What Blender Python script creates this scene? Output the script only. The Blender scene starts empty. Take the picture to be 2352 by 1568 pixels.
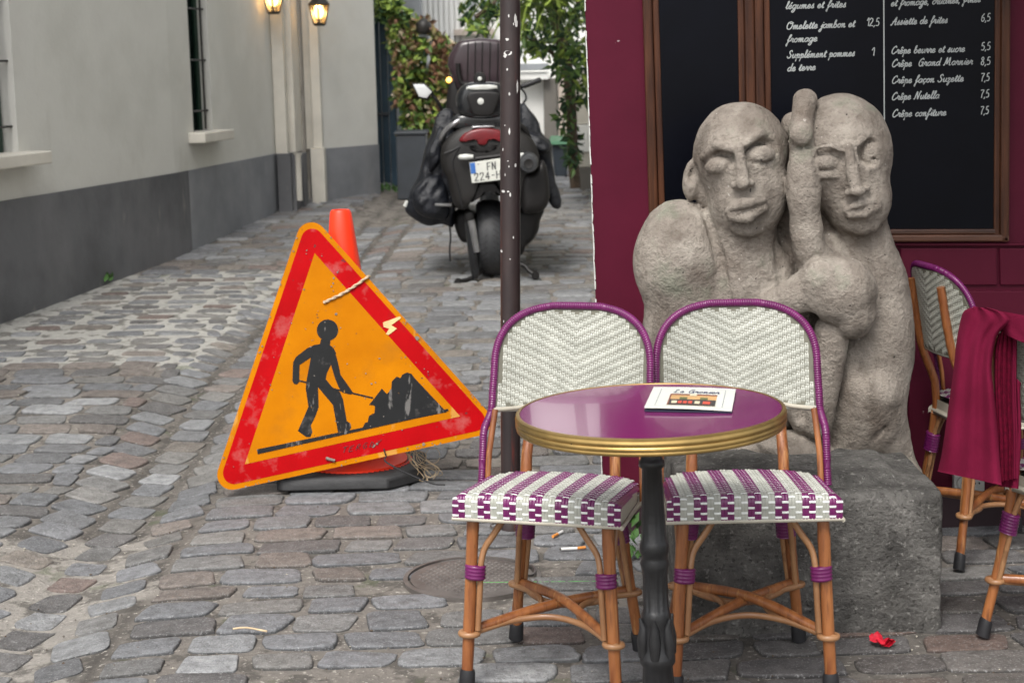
import bpy, bmesh, math, random
import numpy as np
from mathutils import Vector, Matrix, noise
random.seed(7)
R = math.radians
S = bpy.context.scene
COL = S.collection
# ------------------------------------------------------------------ camera, sky, sun, exposure
F = 3800.0; CX, CY = 1176.0, 784.0          # the photograph is measured in a 2352 x 1568 pixel frame
CAM = Vector((0, 0, 1.55)); PITCH = R(9.5); ROLL = R(-1.2)
camd = bpy.data.cameras.new('camera'); cam = bpy.data.objects.new('camera', camd); COL.objects.link(cam)
CR = Matrix.Rotation(R(90) - PITCH, 3, 'X') @ Matrix.Rotation(ROLL, 3, 'Z')
cam.matrix_world = Matrix.Translation(CAM) @ CR.to_4x4()
camd.sensor_width = 22.3; camd.lens = 22.3 * F / 2352; camd.clip_end = 400
camd.dof.use_dof = True; camd.dof.focus_distance = 4.7; camd.dof.aperture_fstop = 3.8
S.camera = cam
S.render.resolution_x = 1024; S.render.resolution_y = 682
w = bpy.data.worlds.new('World'); S.world = w; w.use_nodes = True
nt = w.node_tree; bg = nt.nodes['Background']
sky = nt.nodes.new('ShaderNodeTexSky'); sky.sky_type = 'NISHITA'; sky.sun_disc = False
SUN_EL, SUN_ROT = R(52), R(200)
sky.sun_elevation = SUN_EL; sky.sun_rotation = SUN_ROT; sky.dust_density = 4; sky.air_density = 1.0
hs = nt.nodes.new('ShaderNodeHueSaturation'); hs.inputs['Saturation'].default_value = 0.22
nt.links.new(sky.outputs[0], hs.inputs['Color']); nt.links.new(hs.outputs[0], bg.inputs[0])
bg.inputs[1].default_value = 0.12
sl = bpy.data.lights.new('sun', 'SUN'); sl.energy = 1.0; sl.angle = R(18); sl.color = (1, .96, .9)
so = bpy.data.objects.new('sun', sl); COL.objects.link(so)
sd = Vector((math.sin(SUN_ROT) * math.cos(SUN_EL), math.cos(SUN_ROT) * math.cos(SUN_EL), math.sin(SUN_EL)))
so.rotation_euler = sd.to_track_quat('Z', 'Y').to_euler()
S.view_settings.view_transform = 'Standard'; S.view_settings.look = 'None'
S.view_settings.gamma = 1; S.view_settings.exposure = 1.16

# ------------------------------------------------------------------ measuring helpers
def ray(x, y):
    return CR @ Vector(((x - CX) / F, -(y - CY) / F, -1))
def P(x, y, Y):
    d = ray(x, y); return CAM + d * (Y / d.y)
def PL(x, y, p0, n):
    d = ray(x, y); return CAM + d * ((p0 - CAM).dot(n) / d.dot(n))
def gbase(Y):
    t = Y - 6.2
    return 0.0 if t < 0 else 0.04 * t * min(1, t / 1.2)
def GUT(Y):
    return -1.42 + 0.0 * Y + (0.055 * max(0, Y - 7.5)) + 0.012 * math.sin(Y * 1.3)
def gh(X, Y):
    z = gbase(Y); d = X - GUT(Y)
    if Y > 3: z -= 0.055 * math.exp(-(d / 0.25) ** 2)
    return z
def G(x, y):
    d = ray(x, y); t = CAM.z / -d.z
    for _ in range(30):
        p = CAM + d * t
        t = (CAM.z - gbase(p.y)) / -d.z
    return CAM + d * t
def pxm(Y, z=.8):                      # pixels per metre there
    v = CR.transposed() @ (Vector((0, Y, z)) - CAM); return F / -v.z

# ------------------------------------------------------------------ materials
def mat(name, col, rough=.7, var=.12, scale=8, bump=0, bscale=None, col2=None, metal=0, spec=.5, coat=0, detail=6, emit=None, estr=0, bdist=.01, stretch=None, attr=False, lo=.35, hi=.65):
    m = bpy.data.materials.new(name); m.use_nodes = True; t = m.node_tree; b = t.nodes['Principled BSDF']
    b.inputs['Roughness'].default_value = rough; b.inputs['Metallic'].default_value = metal
    b.inputs['Specular IOR Level'].default_value = spec; b.inputs['Coat Weight'].default_value = coat
    tc = t.nodes.new('ShaderNodeTexCoord'); mp = t.nodes.new('ShaderNodeMapping')
    t.links.new(tc.outputs['Object'], mp.inputs[0])
    if stretch: mp.inputs['Scale'].default_value = stretch
    n = t.nodes.new('ShaderNodeTexNoise'); n.inputs['Scale'].default_value = scale; n.inputs['Detail'].default_value = detail
    n.inputs['Roughness'].default_value = .6
    t.links.new(mp.outputs[0], n.inputs['Vector'])
    r = t.nodes.new('ShaderNodeValToRGB'); r.color_ramp.elements[0].position = lo; r.color_ramp.elements[1].position = hi
    c2 = col2 or tuple(min(1, c * (1 + var)) for c in col); c1 = col if col2 else tuple(c * (1 - var) for c in col)
    r.color_ramp.elements[0].color = (*c1, 1); r.color_ramp.elements[1].color = (*c2, 1)
    t.links.new(n.outputs['Fac'], r.inputs[0]); out = r.outputs[0]
    if attr:
        a = t.nodes.new('ShaderNodeAttribute'); a.attribute_name = 'Col'
        mx = t.nodes.new('ShaderNodeMix'); mx.data_type = 'RGBA'; mx.blend_type = 'MULTIPLY'; mx.inputs['Factor'].default_value = 1
        t.links.new(out, mx.inputs[6]); t.links.new(a.outputs['Color'], mx.inputs[7]); out = mx.outputs[2]
    t.links.new(out, b.inputs['Base Color'])
    if bump:
        n2 = t.nodes.new('ShaderNodeTexNoise'); n2.inputs['Scale'].default_value = bscale or scale * 4; n2.inputs['Detail'].default_value = 8
        n2.inputs['Roughness'].default_value = .65
        t.links.new(mp.outputs[0], n2.inputs['Vector'])
        bp = t.nodes.new('ShaderNodeBump'); bp.inputs['Strength'].default_value = bump; bp.inputs['Distance'].default_value = bdist
        t.links.new(n2.outputs['Fac'], bp.inputs['Height']); t.links.new(bp.outputs[0], b.inputs['Normal'])
    if emit:
        b.inputs['Emission Color'].default_value = (*emit, 1); b.inputs['Emission Strength'].default_value = estr
    return m
def node_tools(m):
    t = m.node_tree; return t, t.nodes['Principled BSDF'], next(n for n in t.nodes if n.type == 'MAPPING')
def spots(m, col, scale, thr, width=.04, strength=1, detail=3, stretch=None, rough=.6):
    """lay noise patches of another colour (dirt, chips, wear) over a material"""
    t, b, mp = node_tools(m); src = b.inputs['Base Color'].links[0].from_socket
    n = t.nodes.new('ShaderNodeTexNoise'); n.inputs['Scale'].default_value = scale; n.inputs['Detail'].default_value = detail; n.inputs['Roughness'].default_value = rough
    if stretch:
        mp2 = t.nodes.new('ShaderNodeMapping'); mp2.inputs['Scale'].default_value = stretch
        t.links.new(mp.outputs[0], mp2.inputs[0]); t.links.new(mp2.outputs[0], n.inputs['Vector'])
    else: t.links.new(mp.outputs[0], n.inputs['Vector'])
    mr = t.nodes.new('ShaderNodeMapRange'); mr.inputs['From Min'].default_value = thr; mr.inputs['From Max'].default_value = thr + width
    mr.inputs['To Max'].default_value = strength
    t.links.new(n.outputs['Fac'], mr.inputs['Value'])
    mx = t.nodes.new('ShaderNodeMix'); mx.data_type = 'RGBA'
    t.links.new(mr.outputs[0], mx.inputs['Factor']); t.links.new(src, mx.inputs[6]); mx.inputs[7].default_value = (*col, 1)
    t.links.new(mx.outputs[2], b.inputs['Base Color']); return m
M = {}
M['stone'] = mat('granite_setts', (.72, .72, .72), .62, col2=(1.25, 1.25, 1.25), scale=26, bump=1, bscale=80, bdist=.012, attr=True, detail=12, spec=.5)
spots(M['stone'], (.5, .5, .5), 150, .56, .10, .42, detail=5)
spots(M['stone'], (.05, .05, .05), 170, .58, .08, .5, detail=4)
spots(M['stone'], (.06, .055, .05), 11, .62, .1, .45)
M['joint'] = mat('joint_mortar', (.75, .75, .75), .9, col2=(1.15, 1.15, 1.12), scale=9, bump=.9, bscale=60, bdist=.012, attr=True)
spots(M['joint'], (.05, .045, .04), 9, .50, .08, .75, detail=9)
spots(M['joint'], (.6, .56, .5), 60, .60, .06, .5, detail=4)
spots(M['joint'], (.06, .08, .03), 5, .63, .06, .5)
M['plaster'] = mat('cream_plaster', (.545, .54, .495), .85, col2=(.665, .66, .615), scale=1.1, bump=.35, bscale=35, bdist=.006, detail=7)
spots(M['plaster'], (.40, .385, .35), 1.1, .50, .22, .55, detail=4)
spots(M['plaster'], (.33, .30, .25), 1.6, .60, .18, .4, stretch=(1, 1, .45), detail=6)
M['dado'] = mat('slate_grey_render', (.070, .071, .075), .8, col2=(.135, .137, .144), scale=1.3, bump=.35, bscale=30, bdist=.006, detail=7)
spots(M['dado'], (.20, .20, .205), 1.5, .54, .2, .6, stretch=(1, 1, .5), detail=8)
spots(M['dado'], (.28, .27, .25), 5, .62, .08, .5, stretch=(1, 1, .4), detail=9)
M['dado2'] = mat('pale_slate_render', (.165, .173, .186), .8, col2=(.25, .258, .272), scale=1.6, bump=.35, bscale=30, bdist=.006, detail=8)
spots(M['dado2'], (.33, .33, .335), 2.2, .56, .2, .6, stretch=(1, 1, .6), detail=8)
M['cream_paint'] = mat('cream_paint', (.60, .57, .50), .6, .08, 4)
M['taupe'] = mat('taupe_paint', (.27, .25, .22), .7, .12, 3)
M['burg'] = mat('burgundy_paint', (.076, .007, .020), .50, .10, 3, bump=.08, bscale=18, spec=.12)
spots(M['burg'], (.125, .02, .038), 2.3, .60, .2, .4, detail=5)
spots(M['burg'], (.5, .42, .42), 19, .735, .01, .5)
spots(M['burg'], (.035, .004, .010), 1.7, .55, .2, .45, detail=7, stretch=(1, 1, .4))
M['burgshade'] = mat('shaded_plinth', (.020, .006, .010), .6, .2, 6)  # deep shadow at the wall foot put into this near-black colour
M['chipwhite'] = mat('chipped_white_edge', (.55, .54, .52), .8, .2, 40)
M['wood'] = mat('varnished_frame_wood', (.030, .011, .006), .45, col2=(.085, .031, .014), scale=9, stretch=(4, 4, .35), bump=.12, bscale=30, spec=.25)
spots(M['wood'], (.03, .012, .008), 5, .58, .1, .6, stretch=(4, 4, .4))
M['woodh'] = mat('varnished_rail_wood', (.030, .011, .006), .45, col2=(.085, .031, .014), scale=9, stretch=(.35, 4, 4), bump=.12, bscale=30)
M['slate'] = mat('blackboard', (.0018, .0022, .0045), .30, .25, 3, spec=.12)
M['chalk'] = mat('chalk_pen', (.36, .38, .375), .8, .15, 30)
M['statue'] = mat('carved_limestone', (.165, .139, .117), .95, col2=(.385, .345, .298), scale=9, bump=.85, bscale=70, bdist=.017, detail=10, lo=.3, hi=.7, spec=.15)
spots(M['statue'], (.12, .092, .074), 3.0, .52, .14, .65, detail=8)
spots(M['statue'], (.50, .46, .40), 7, .57, .14, .65, detail=10)
spots(M['statue'], (.13, .105, .085), 28, .56, .12, .4, detail=8)
spots(M['statue'], (.6, .57, .52), 42, .70, .02, .6)
spots(M['statue'], (.085, .072, .06), 7, .55, .10, .5, detail=9, stretch=(1, 1, .3))
spots(M['statue'], (.11, .09, .075), 75, .58, .07, .35, detail=5)
spots(M['statue'], (.035, .03, .028), 34, .735, .015, .85, detail=2)
spots(M['statue'], (.14, .18, .12), 4.6, .60, .1, .45, detail=6)
M['plinth'] = mat('dark_stone_block', (.075, .072, .068), .95, col2=(.18, .173, .162), scale=9, bump=1, bscale=75, bdist=.02, detail=10, spec=.15)
spots(M['plinth'], (.33, .32, .30), 60, .57, .08, .55, detail=9)
spots(M['plinth'], (.03, .028, .026), 70, .58, .06, .6, detail=6)
spots(M['plinth'], (.035, .033, .03), 4, .58, .15, .6, detail=6)
M['bamboo'] = mat('rattan_pole', (.17, .052, .016), .36, col2=(.34, .130, .042), scale=5, stretch=(5, 5, .9), coat=.25)
spots(M['bamboo'], (.075, .022, .008), 10, .56, .12, .6, stretch=(1.5, 1.5, .6))
spots(M['bamboo'], (.50, .25, .09), 7, .60, .12, .6, stretch=(2, 2, .5))
spots(M['bamboo'], (.03, .014, .008), 60, .68, .03, .7, detail=3)
M['bamboo2'] = mat('rattan_pale', (.22, .10, .042), .42, col2=(.35, .185, .085), scale=7, coat=.15)
spots(M['bamboo2'], (.12, .05, .02), 14, .62, .08, .6)
M['purple'] = mat('plum_cane', (.125, .010, .085), .30, .15, 30, coat=.2)
M['cream'] = mat('cream_cane', (.30, .305, .265), .36, col2=(.42, .425, .375), scale=25, coat=.15)
M['white_cane'] = mat('white_cane', (.72, .74, .71), .34, .06, 30, coat=.2)
M['trim'] = mat('beige_edging', (.42, .39, .32), .5, .1, 20)
M['creamdark'] = mat('cane_backing', (.13, .125, .095), .6, .15, 30)
M['rubber'] = mat('black_rubber', (.012, .012, .014), .55, .3, 20)
M['tabletop'] = mat('plum_laminate', (.15, .008, .095), .19, .05, 4, spec=.8, bump=.02, bscale=3, coat=.3)
M['brass'] = mat('brass_rim', (.42, .28, .10), .34, .18, 12, metal=.85)
M['iron'] = mat('black_cast_iron', (.012, .012, .013), .38, .3, 20, bump=.15, bscale=60)
M['paper'] = mat('menu_paper', (.62, .64, .58), .45, .04, 6)
M['inkblue'] = mat('navy_ink', (.03, .03, .12), .6, .1, 9)
M['navy'] = mat('navy_leatherette', (.01, .012, .03), .5, .1, 9)
def flat(name, c, rough=.6, **k): return mat(name, c, rough, .1, 12, **k)
M['pic_sky'] = flat('print_tan', (.50, .30, .13)); M['pic_dark'] = flat('print_dark', (.045, .04, .04)); M['pic_red'] = flat('print_red', (.55, .08, .05))
M['pic_cream'] = flat('print_cream', (.6, .52, .36)); M['pic_green'] = flat('print_green', (.12, .13, .05)); M['pic_brown'] = flat('print_brown', (.22, .08, .05))
M['amber'] = mat('sign_amber', (.41, .130, .0003), .42, col2=(.52, .180, .001), scale=3, spec=.04)
spots(M['amber'], (.30, .11, .01), 5, .56, .14, .5, detail=8)
spots(M['amber'], (.55, .36, .12), 7, .63, .03, .4, detail=9, stretch=(1, 1, .25))
spots(M['amber'], (.06, .045, .03), 26, .705, .02, .85, detail=4)
M['signred'] = mat('sign_red', (.32, .0008, .0025), .40, col2=(.41, .0015, .004), scale=4, spec=.05)
spots(M['signred'], (.42, .13, .12), 7, .55, .10, .55, detail=10)
spots(M['signred'], (.16, .01, .01), 4, .58, .12, .5, detail=6)
spots(M['signred'], (.08, .03, .03), 30, .70, .03, .8, detail=3)
M['signblack'] = mat('sign_black', (.006, .0065, .007), .45, .2, 10, spec=.2)
spots(M['signblack'], (.10, .09, .085), 12, .58, .08, .4, detail=10)
spots(M['signblack'], (.20, .19, .18), 10, .60, .04, .6, detail=5, stretch=(3, 3, .3))
spots(M['signblack'], (.45, .22, .03), 34, .72, .02, .8)
M['ink'] = flat('black_marker', (.012, .010, .012))
M['tape'] = mat('torn_tape', (.62, .42, .18), .5, .2, 20)
M['signback'] = mat('galvanised_back', (.35, .35, .34), .4, .1, 9, metal=.7)
M['chip'] = mat('chipped_metal', (.16, .14, .12), .6, .3, 60)
M['twine'] = mat('hemp_twine', (.48, .38, .26), .9, .25, 60)
M['orange'] = mat('fluorescent_orange', (1.0, .045, .012), .42, .02, 5, spec=.4)
M['padrub'] = mat('worn_black_rubber', (.022, .022, .023), .62, .3, 12, bump=.3, bscale=50)
spots(M['padrub'], (.22, .21, .20), 9, .62, .1, .6, detail=8)
M['pole'] = mat('rusty_brown_pole', (.022, .016, .017), .42, col2=(.042, .028, .027), scale=6, bump=.1, bscale=40, stretch=(2, 2, .6))
spots(M['pole'], (.16, .022, .012), 5, .60, .1, .8, stretch=(2, 2, .5), detail=6)
spots(M['pole'], (.5, .5, .5), 24, .715, .015, .9, stretch=(1.5, 1.5, .5), detail=4)
M['blanket'] = mat('crimson_fleece', (.105, .005, .022), .95, col2=(.15, .008, .033), scale=6, bump=.5, bscale=220, bdist=.003, spec=.1)
M['blanketdark'] = mat('crimson_fleece_edge', (.085, .002, .014), .95, .3, 90, spec=.1)
M['vinyl'] = mat('black_coated_fabric', (.005, .006, .009), .38, col2=(.014, .016, .022), scale=4, bump=.55, bscale=7, bdist=.05, spec=.45)
M['bikeblack'] = mat('matt_black_plastic', (.007, .006, .006), .5, .3, 8, spec=.4)
M['bikegloss'] = mat('gloss_black_paint', (.010, .011, .013), .22, .3, 8, spec=.5, coat=.4)
M['bikedust'] = mat('dusty_black_plastic', (.007, .006, .0055), .55, .3, 6)
M['shield'] = mat('smoked_windshield', (.040, .026, .031), .25, .2, 5, spec=.5)
M['tyre'] = mat('tyre_rubber', (.030, .031, .034), .6, .25, 12, stretch=(3, 3, .4))
M['chrome'] = mat('bare_metal', (.45, .45, .46), .3, .2, 9, metal=.9)
M['mirror'] = mat('mirror_glass', (.70, .72, .72), .25, .02, 9, metal=.3)
M['lens'] = mat('tail_light_red', (.14, .006, .010), .3, .15, 20, spec=.6)
M['clearlens'] = mat('clear_lens', (.55, .56, .53), .3, .1, 20)
M['plate'] = mat('plate_white', (.62, .63, .58), .4, .04, 20)
M['plateblue'] = flat('plate_blue', (.03, .13, .42)); M['platetext'] = flat('plate_ink', (.03, .03, .035))
M['lampmetal'] = mat('lantern_metal', (.02, .018, .016), .5, .2, 20)
M['lampglass'] = mat('lantern_glass', (.50, .42, .30), .15, .05, 9)
b = M['lampglass'].node_tree.nodes['Principled BSDF']; b.inputs['Transmission Weight'].default_value = .85
M['bulb'] = mat('lit_bulb', (1, .7, .3), .4, 0, 5, emit=(1, .60, .20), estr=6)
M['smallbulb'] = mat('amber_globe', (1, .5, .12), .4, 0, 5, emit=(1, .42, .07), estr=3.2)
M['exhaust'] = mat('exhaust_grey', (.035, .037, .04), .4, .2, 9)
M['gate'] = mat('dark_blue_paint', (.022, .055, .085), .5, .2, 4)
M['planter'] = mat('grey_planter', (.045, .052, .062), .55, .15, 5)
M['farwall'] = mat('pale_far_render', (.86, .86, .83), .85, .06, 1.0)
M['fargrey'] = mat('far_grey_panel', (.33, .35, .37), .8, .1, 1.5)
M['fardoor'] = mat('far_taupe_door', (.15, .14, .125), .7, .15, 2)
M['pink'] = mat('far_pink_plaster', (.50, .43, .37), .8, .1, 2)
M['bin'] = mat('bin_grey', (.035, .045, .058), .5, .1, 5); M['binlid'] = mat('bin_green_lid', (.03, .13, .06), .5, .1, 5)
def leaf(name, c, var=.35): return mat(name, c, .5, var, 12, spec=.35)
M['leafg'] = leaf('leaf_green', (.085, .155, .035)); M['leafy'] = leaf('leaf_lime', (.24, .33, .06)); M['leafd'] = leaf('leaf_dark', (.022, .055, .022))
M['leafr'] = leaf('leaf_russet', (.24, .13, .08)); M['leafb'] = leaf('leaf_olive', (.24, .20, .08)); M['weed'] = leaf('weed_leaf', (.055, .13, .03)); M['petalw'] = leaf('pale_bloom', (.5, .42, .30), .1)
M['bark'] = mat('bark', (.09, .065, .045), .9, .3, 20, bump=.5)
M['green_paint'] = mat('green_spray', (.13, .42, .12), .7, .2, 40)
M['castlid'] = mat('cast_iron_lid', (.085, .074, .068), .55, col2=(.15, .135, .125), scale=9, bump=.3, bscale=40, metal=.15)
M['cigw'] = flat('cigarette_paper', (.7, .7, .68)); M['cigo'] = flat('cigarette_filter', (.62, .24, .05)); M['ash'] = flat('ash', (.06, .055, .05))
M['petal'] = mat('red_petal', (.55, .01, .03), .5, .25, 40)
M['straw'] = mat('dry_straw', (.50, .38, .24), .8, .2, 40)
M['wire'] = mat('steel_wire', (.12, .11, .11), .4, .2, 40, metal=.6)
M['socket'] = mat('socket_plastic', (.42, .42, .40), .45, .06, 9)
M['winglass'] = mat('window_glass_dark', (.008, .012, .012), .15, .2, 4)
M['greenframe'] = mat('dark_green_frame', (.008, .030, .018), .4, .2, 9)

# ------------------------------------------------------------------ mesh helpers
class MB:
    def __init__(s): s.v = []; s.f = []; s.m = []; s.c = []
    def add(s, vs, fs, mi=0, col=None):
        o = len(s.v); s.v += [tuple(v) for v in vs]; s.f += [tuple(i + o for i in f) for f in fs]; s.m += [mi] * len(fs)
        if col is not None: s.c += [col] * len(vs) if not isinstance(col, list) else col
        return s
    def box(s, a, b, mi=0):
        (x0, y0, z0), (x1, y1, z1) = a, b
        vs = [(x0, y0, z0), (x1, y0, z0), (x1, y1, z0), (x0, y1, z0), (x0, y0, z1), (x1, y0, z1), (x1, y1, z1), (x0, y1, z1)]
        return s.add(vs, [(0, 3, 2, 1), (4, 5, 6, 7), (0, 1, 5, 4), (1, 2, 6, 5), (2, 3, 7, 6), (3, 0, 4, 7)], mi)
    def prism(s, base, z0, z1, mi=0):       # base: list of (x, y); z0/z1 numbers or lists
        n = len(base); Z0 = z0 if isinstance(z0, list) else [z0] * n; Z1 = z1 if isinstance(z1, list) else [z1] * n
        vs = [(p[0], p[1], Z0[i]) for i, p in enumerate(base)] + [(p[0], p[1], Z1[i]) for i, p in enumerate(base)]
        fs = [tuple(range(n))[::-1], tuple(range(n, 2 * n))] + [(i, (i + 1) % n, n + (i + 1) % n, n + i) for i in range(n)]
        return s.add(vs, fs, mi)
    def slab(s, pts, off, mi=0):            # pts: 3-D loop, extruded by vector off
        n = len(pts); off = Vector(off); vs = [Vector(p) for p in pts] + [Vector(p) + off for p in pts]
        fs = [tuple(range(n)), tuple(range(n, 2 * n))[::-1]] + [(i, (i + 1) % n, n + (i + 1) % n, n + i) for i in range(n)]
        return s.add(vs, fs, mi)
    def tube(s, pts, r, n=10, mi=0, caps=True, flat=None):
        pts = [Vector(p) for p in pts]; k = len(pts); rs = r if isinstance(r, (list, tuple)) else [r] * k
        t0 = (pts[1] - pts[0]).normalized(); up = Vector((0, 0, 1)) if abs(t0.z) < .9 else Vector((1, 0, 0))
        a = t0.cross(up).normalized(); vs = []; fs = []
        for i, p in enumerate(pts):
            t = (pts[min(i + 1, k - 1)] - pts[max(i - 1, 0)]).normalized()
            a = (a - t * a.dot(t)).normalized(); bb = t.cross(a)
            for j in range(n):
                q = 2 * math.pi * j / n; ea, eb = math.cos(q), math.sin(q)
                if flat: ea *= flat[0]; eb *= flat[1]
                vs.append(p + (a * ea + bb * eb) * rs[i])
        for i in range(k - 1):
            for j in range(n):
                j2 = (j + 1) % n; fs.append((i * n + j, i * n + j2, (i + 1) * n + j2, (i + 1) * n + j))
        if caps: fs += [tuple(range(n))[::-1], tuple(range((k - 1) * n, k * n))]
        return s.add(vs, fs, mi)
    def lathe(s, prof, c=(0, 0, 0), n=32, mi=0, axis='Z', fl=0):
        vs = []; fs = []; k = len(prof)
        for (r, z) in prof:
            for j in range(n):
                q = 2 * math.pi * j / n; rr = r * (1 + fl * math.cos(q * 12))
                if axis == 'Z': vs.append((c[0] + rr * math.cos(q), c[1] + rr * math.sin(q), c[2] + z))
                elif axis == 'Y': vs.append((c[0] + rr * math.cos(q), c[1] + z, c[2] + rr * math.sin(q)))
                else: vs.append((c[0] + z, c[1] + rr * math.cos(q), c[2] + rr * math.sin(q)))
        for i in range(k - 1):
            for j in range(n):
                j2 = (j + 1) % n; fs.append((i * n + j, i * n + j2, (i + 1) * n + j2, (i + 1) * n + j))
        fs += [tuple(range(n))[::-1], tuple(range((k - 1) * n, k * n))]
        return s.add(vs, fs, mi)
WL = {}
def tag(o, label=None, cat=None, group=None, kind=None):
    if label: o['label'] = label
    if cat: o['category'] = cat
    if group: o['group'] = group
    if kind: o['kind'] = kind
    return o
def thing(name, label, cat, loc=(0, 0, 0), group=None):
    o = bpy.data.objects.new(name, None); o.empty_display_size = .1; COL.objects.link(o); o.location = loc
    WL[o] = Vector(loc); return tag(o, label, cat, group)
def obj(name, mb, mats, parent=None, smooth=None, origin=None, sharp=None):
    me = bpy.data.meshes.new(name); o = bpy.data.objects.new(name, me); COL.objects.link(o)
    if parent is not None: off = WL.get(parent, Vector((0, 0, 0)))
    else:
        if origin is None:
            a = np.array(mb.v); origin = ((a[:, 0].min() + a[:, 0].max()) / 2, (a[:, 1].min() + a[:, 1].max()) / 2, a[:, 2].min())
        off = Vector(origin); o.location = off
    me.from_pydata([(v[0] - off.x, v[1] - off.y, v[2] - off.z) for v in mb.v], [], mb.f)
    for m in (mats if isinstance(mats, (list, tuple)) else [mats]): me.materials.append(m)
    me.polygons.foreach_set('material_index', mb.m)
    if mb.c:
        at = me.color_attributes.new('Col', 'FLOAT_COLOR', 'POINT'); at.data.foreach_set('color', np.array(mb.c, dtype=np.float32).ravel())
    bm = bmesh.new(); bm.from_mesh(me); bmesh.ops.recalc_face_normals(bm, faces=bm.faces); bm.to_mesh(me); bm.free()
    if smooth: me.polygons.foreach_set('use_smooth', [True] * len(me.polygons)); me.set_sharp_from_angle(angle=R(sharp or 50))
    if parent is not None: o.parent = parent; WL[o] = off
    return o
def struct(name, mb, mats, **k):
    return tag(obj(name, mb, mats, origin=(0, 0, 0), **k), kind='structure')
def bevel(o, w=.004, seg=2):
    m = o.modifiers.new('bevel', 'BEVEL'); m.width = w; m.segments = seg; m.limit_method = 'ANGLE'; m.angle_limit = R(40); return o
def cr(pts, n=6):                     # Catmull-Rom through points
    p = [Vector(q) for q in pts]; p = [p[0] * 2 - p[1]] + p + [p[-1] * 2 - p[-2]]; out = []
    for i in range(1, len(p) - 2):
        for k in range(n):
            t = k / n
            out.append(.5 * ((2 * p[i]) + (-p[i-1] + p[i+1]) * t + (2*p[i-1] - 5*p[i] + 4*p[i+1] - p[i+2]) * t*t + (-p[i-1] + 3*p[i] - 3*p[i+1] + p[i+2]) * t**3))
    out.append(p[-2]); return out
def dome(outline, Y, depth, bulge=.03, rings=4, smooth=2, tip=.55, back=.8, mi=0, mb=None, tilt=0, closeback=True, wr=0):
    """a rounded solid whose rear-view outline was measured: outline in photo pixels at distance Y, swelling towards
    the street end by bulge and running depth metres away from it, narrowing to `back`"""
    mb = mb or MB(); o = [Vector((x, y, 0)) for x, y in outline]
    for _ in range(smooth):
        q = []
        for i in range(len(o)): a, b_ = o[i], o[(i + 1) % len(o)]; q += [a * .75 + b_ * .25, a * .25 + b_ * .75]
        o = q
    c = sum(o, Vector()) / len(o); n = len(o); base = [P(p.x, p.y, Y) for p in o]; cc = P(c.x, c.y, Y); vs = []; fs = []
    prof = []
    for k in range(rings + 1):
        a = (k / rings) * math.pi / 2; prof.append((1 - (1 - math.cos(a)) * (1 - tip * 0) if False else tip + (1 - tip) * math.sin(a), -bulge * math.cos(a)))
    prof = [(tip * .45, -bulge * 1.0)] + prof + [(1.0, depth * .25), ((1 + back) / 2, depth * .65), (back, depth)]
    for s_, dy in prof:
        for p in base: q = cc + (p - cc) * s_; wv = Vector((noise.noise(Vector((q.x * 5, q.z * 9, 1))) + .6 * noise.noise(Vector((q.x * 15, q.z * 6, 4))), noise.noise(Vector((q.x * 7 + q.z * 5, q.z * 3, 2))) * 1.6 + abs(noise.noise(Vector((q.x * 12 - q.z * 9, q.z * 6, 6)))) * 1.6, .6 * noise.noise(Vector((q.x * 9, q.z * 9, 3))))) * wr; vs.append((q.x + wv.x, q.y + dy + tilt * (q.z - cc.z) + wv.y, q.z + wv.z))
    k = len(prof)
    for i in range(k - 1):
        for j in range(n): j2 = (j + 1) % n; fs.append((i*n+j, i*n+j2, (i+1)*n+j2, (i+1)*n+j))
    vs.append((cc.x, cc.y - bulge * 1.02, cc.z)); fs += [(j, (j + 1) % n, k * n) for j in range(n)]
    fs.append(tuple(range((k-1)*n, k*n)))
    return mb.add(vs, fs, mi)
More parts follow.
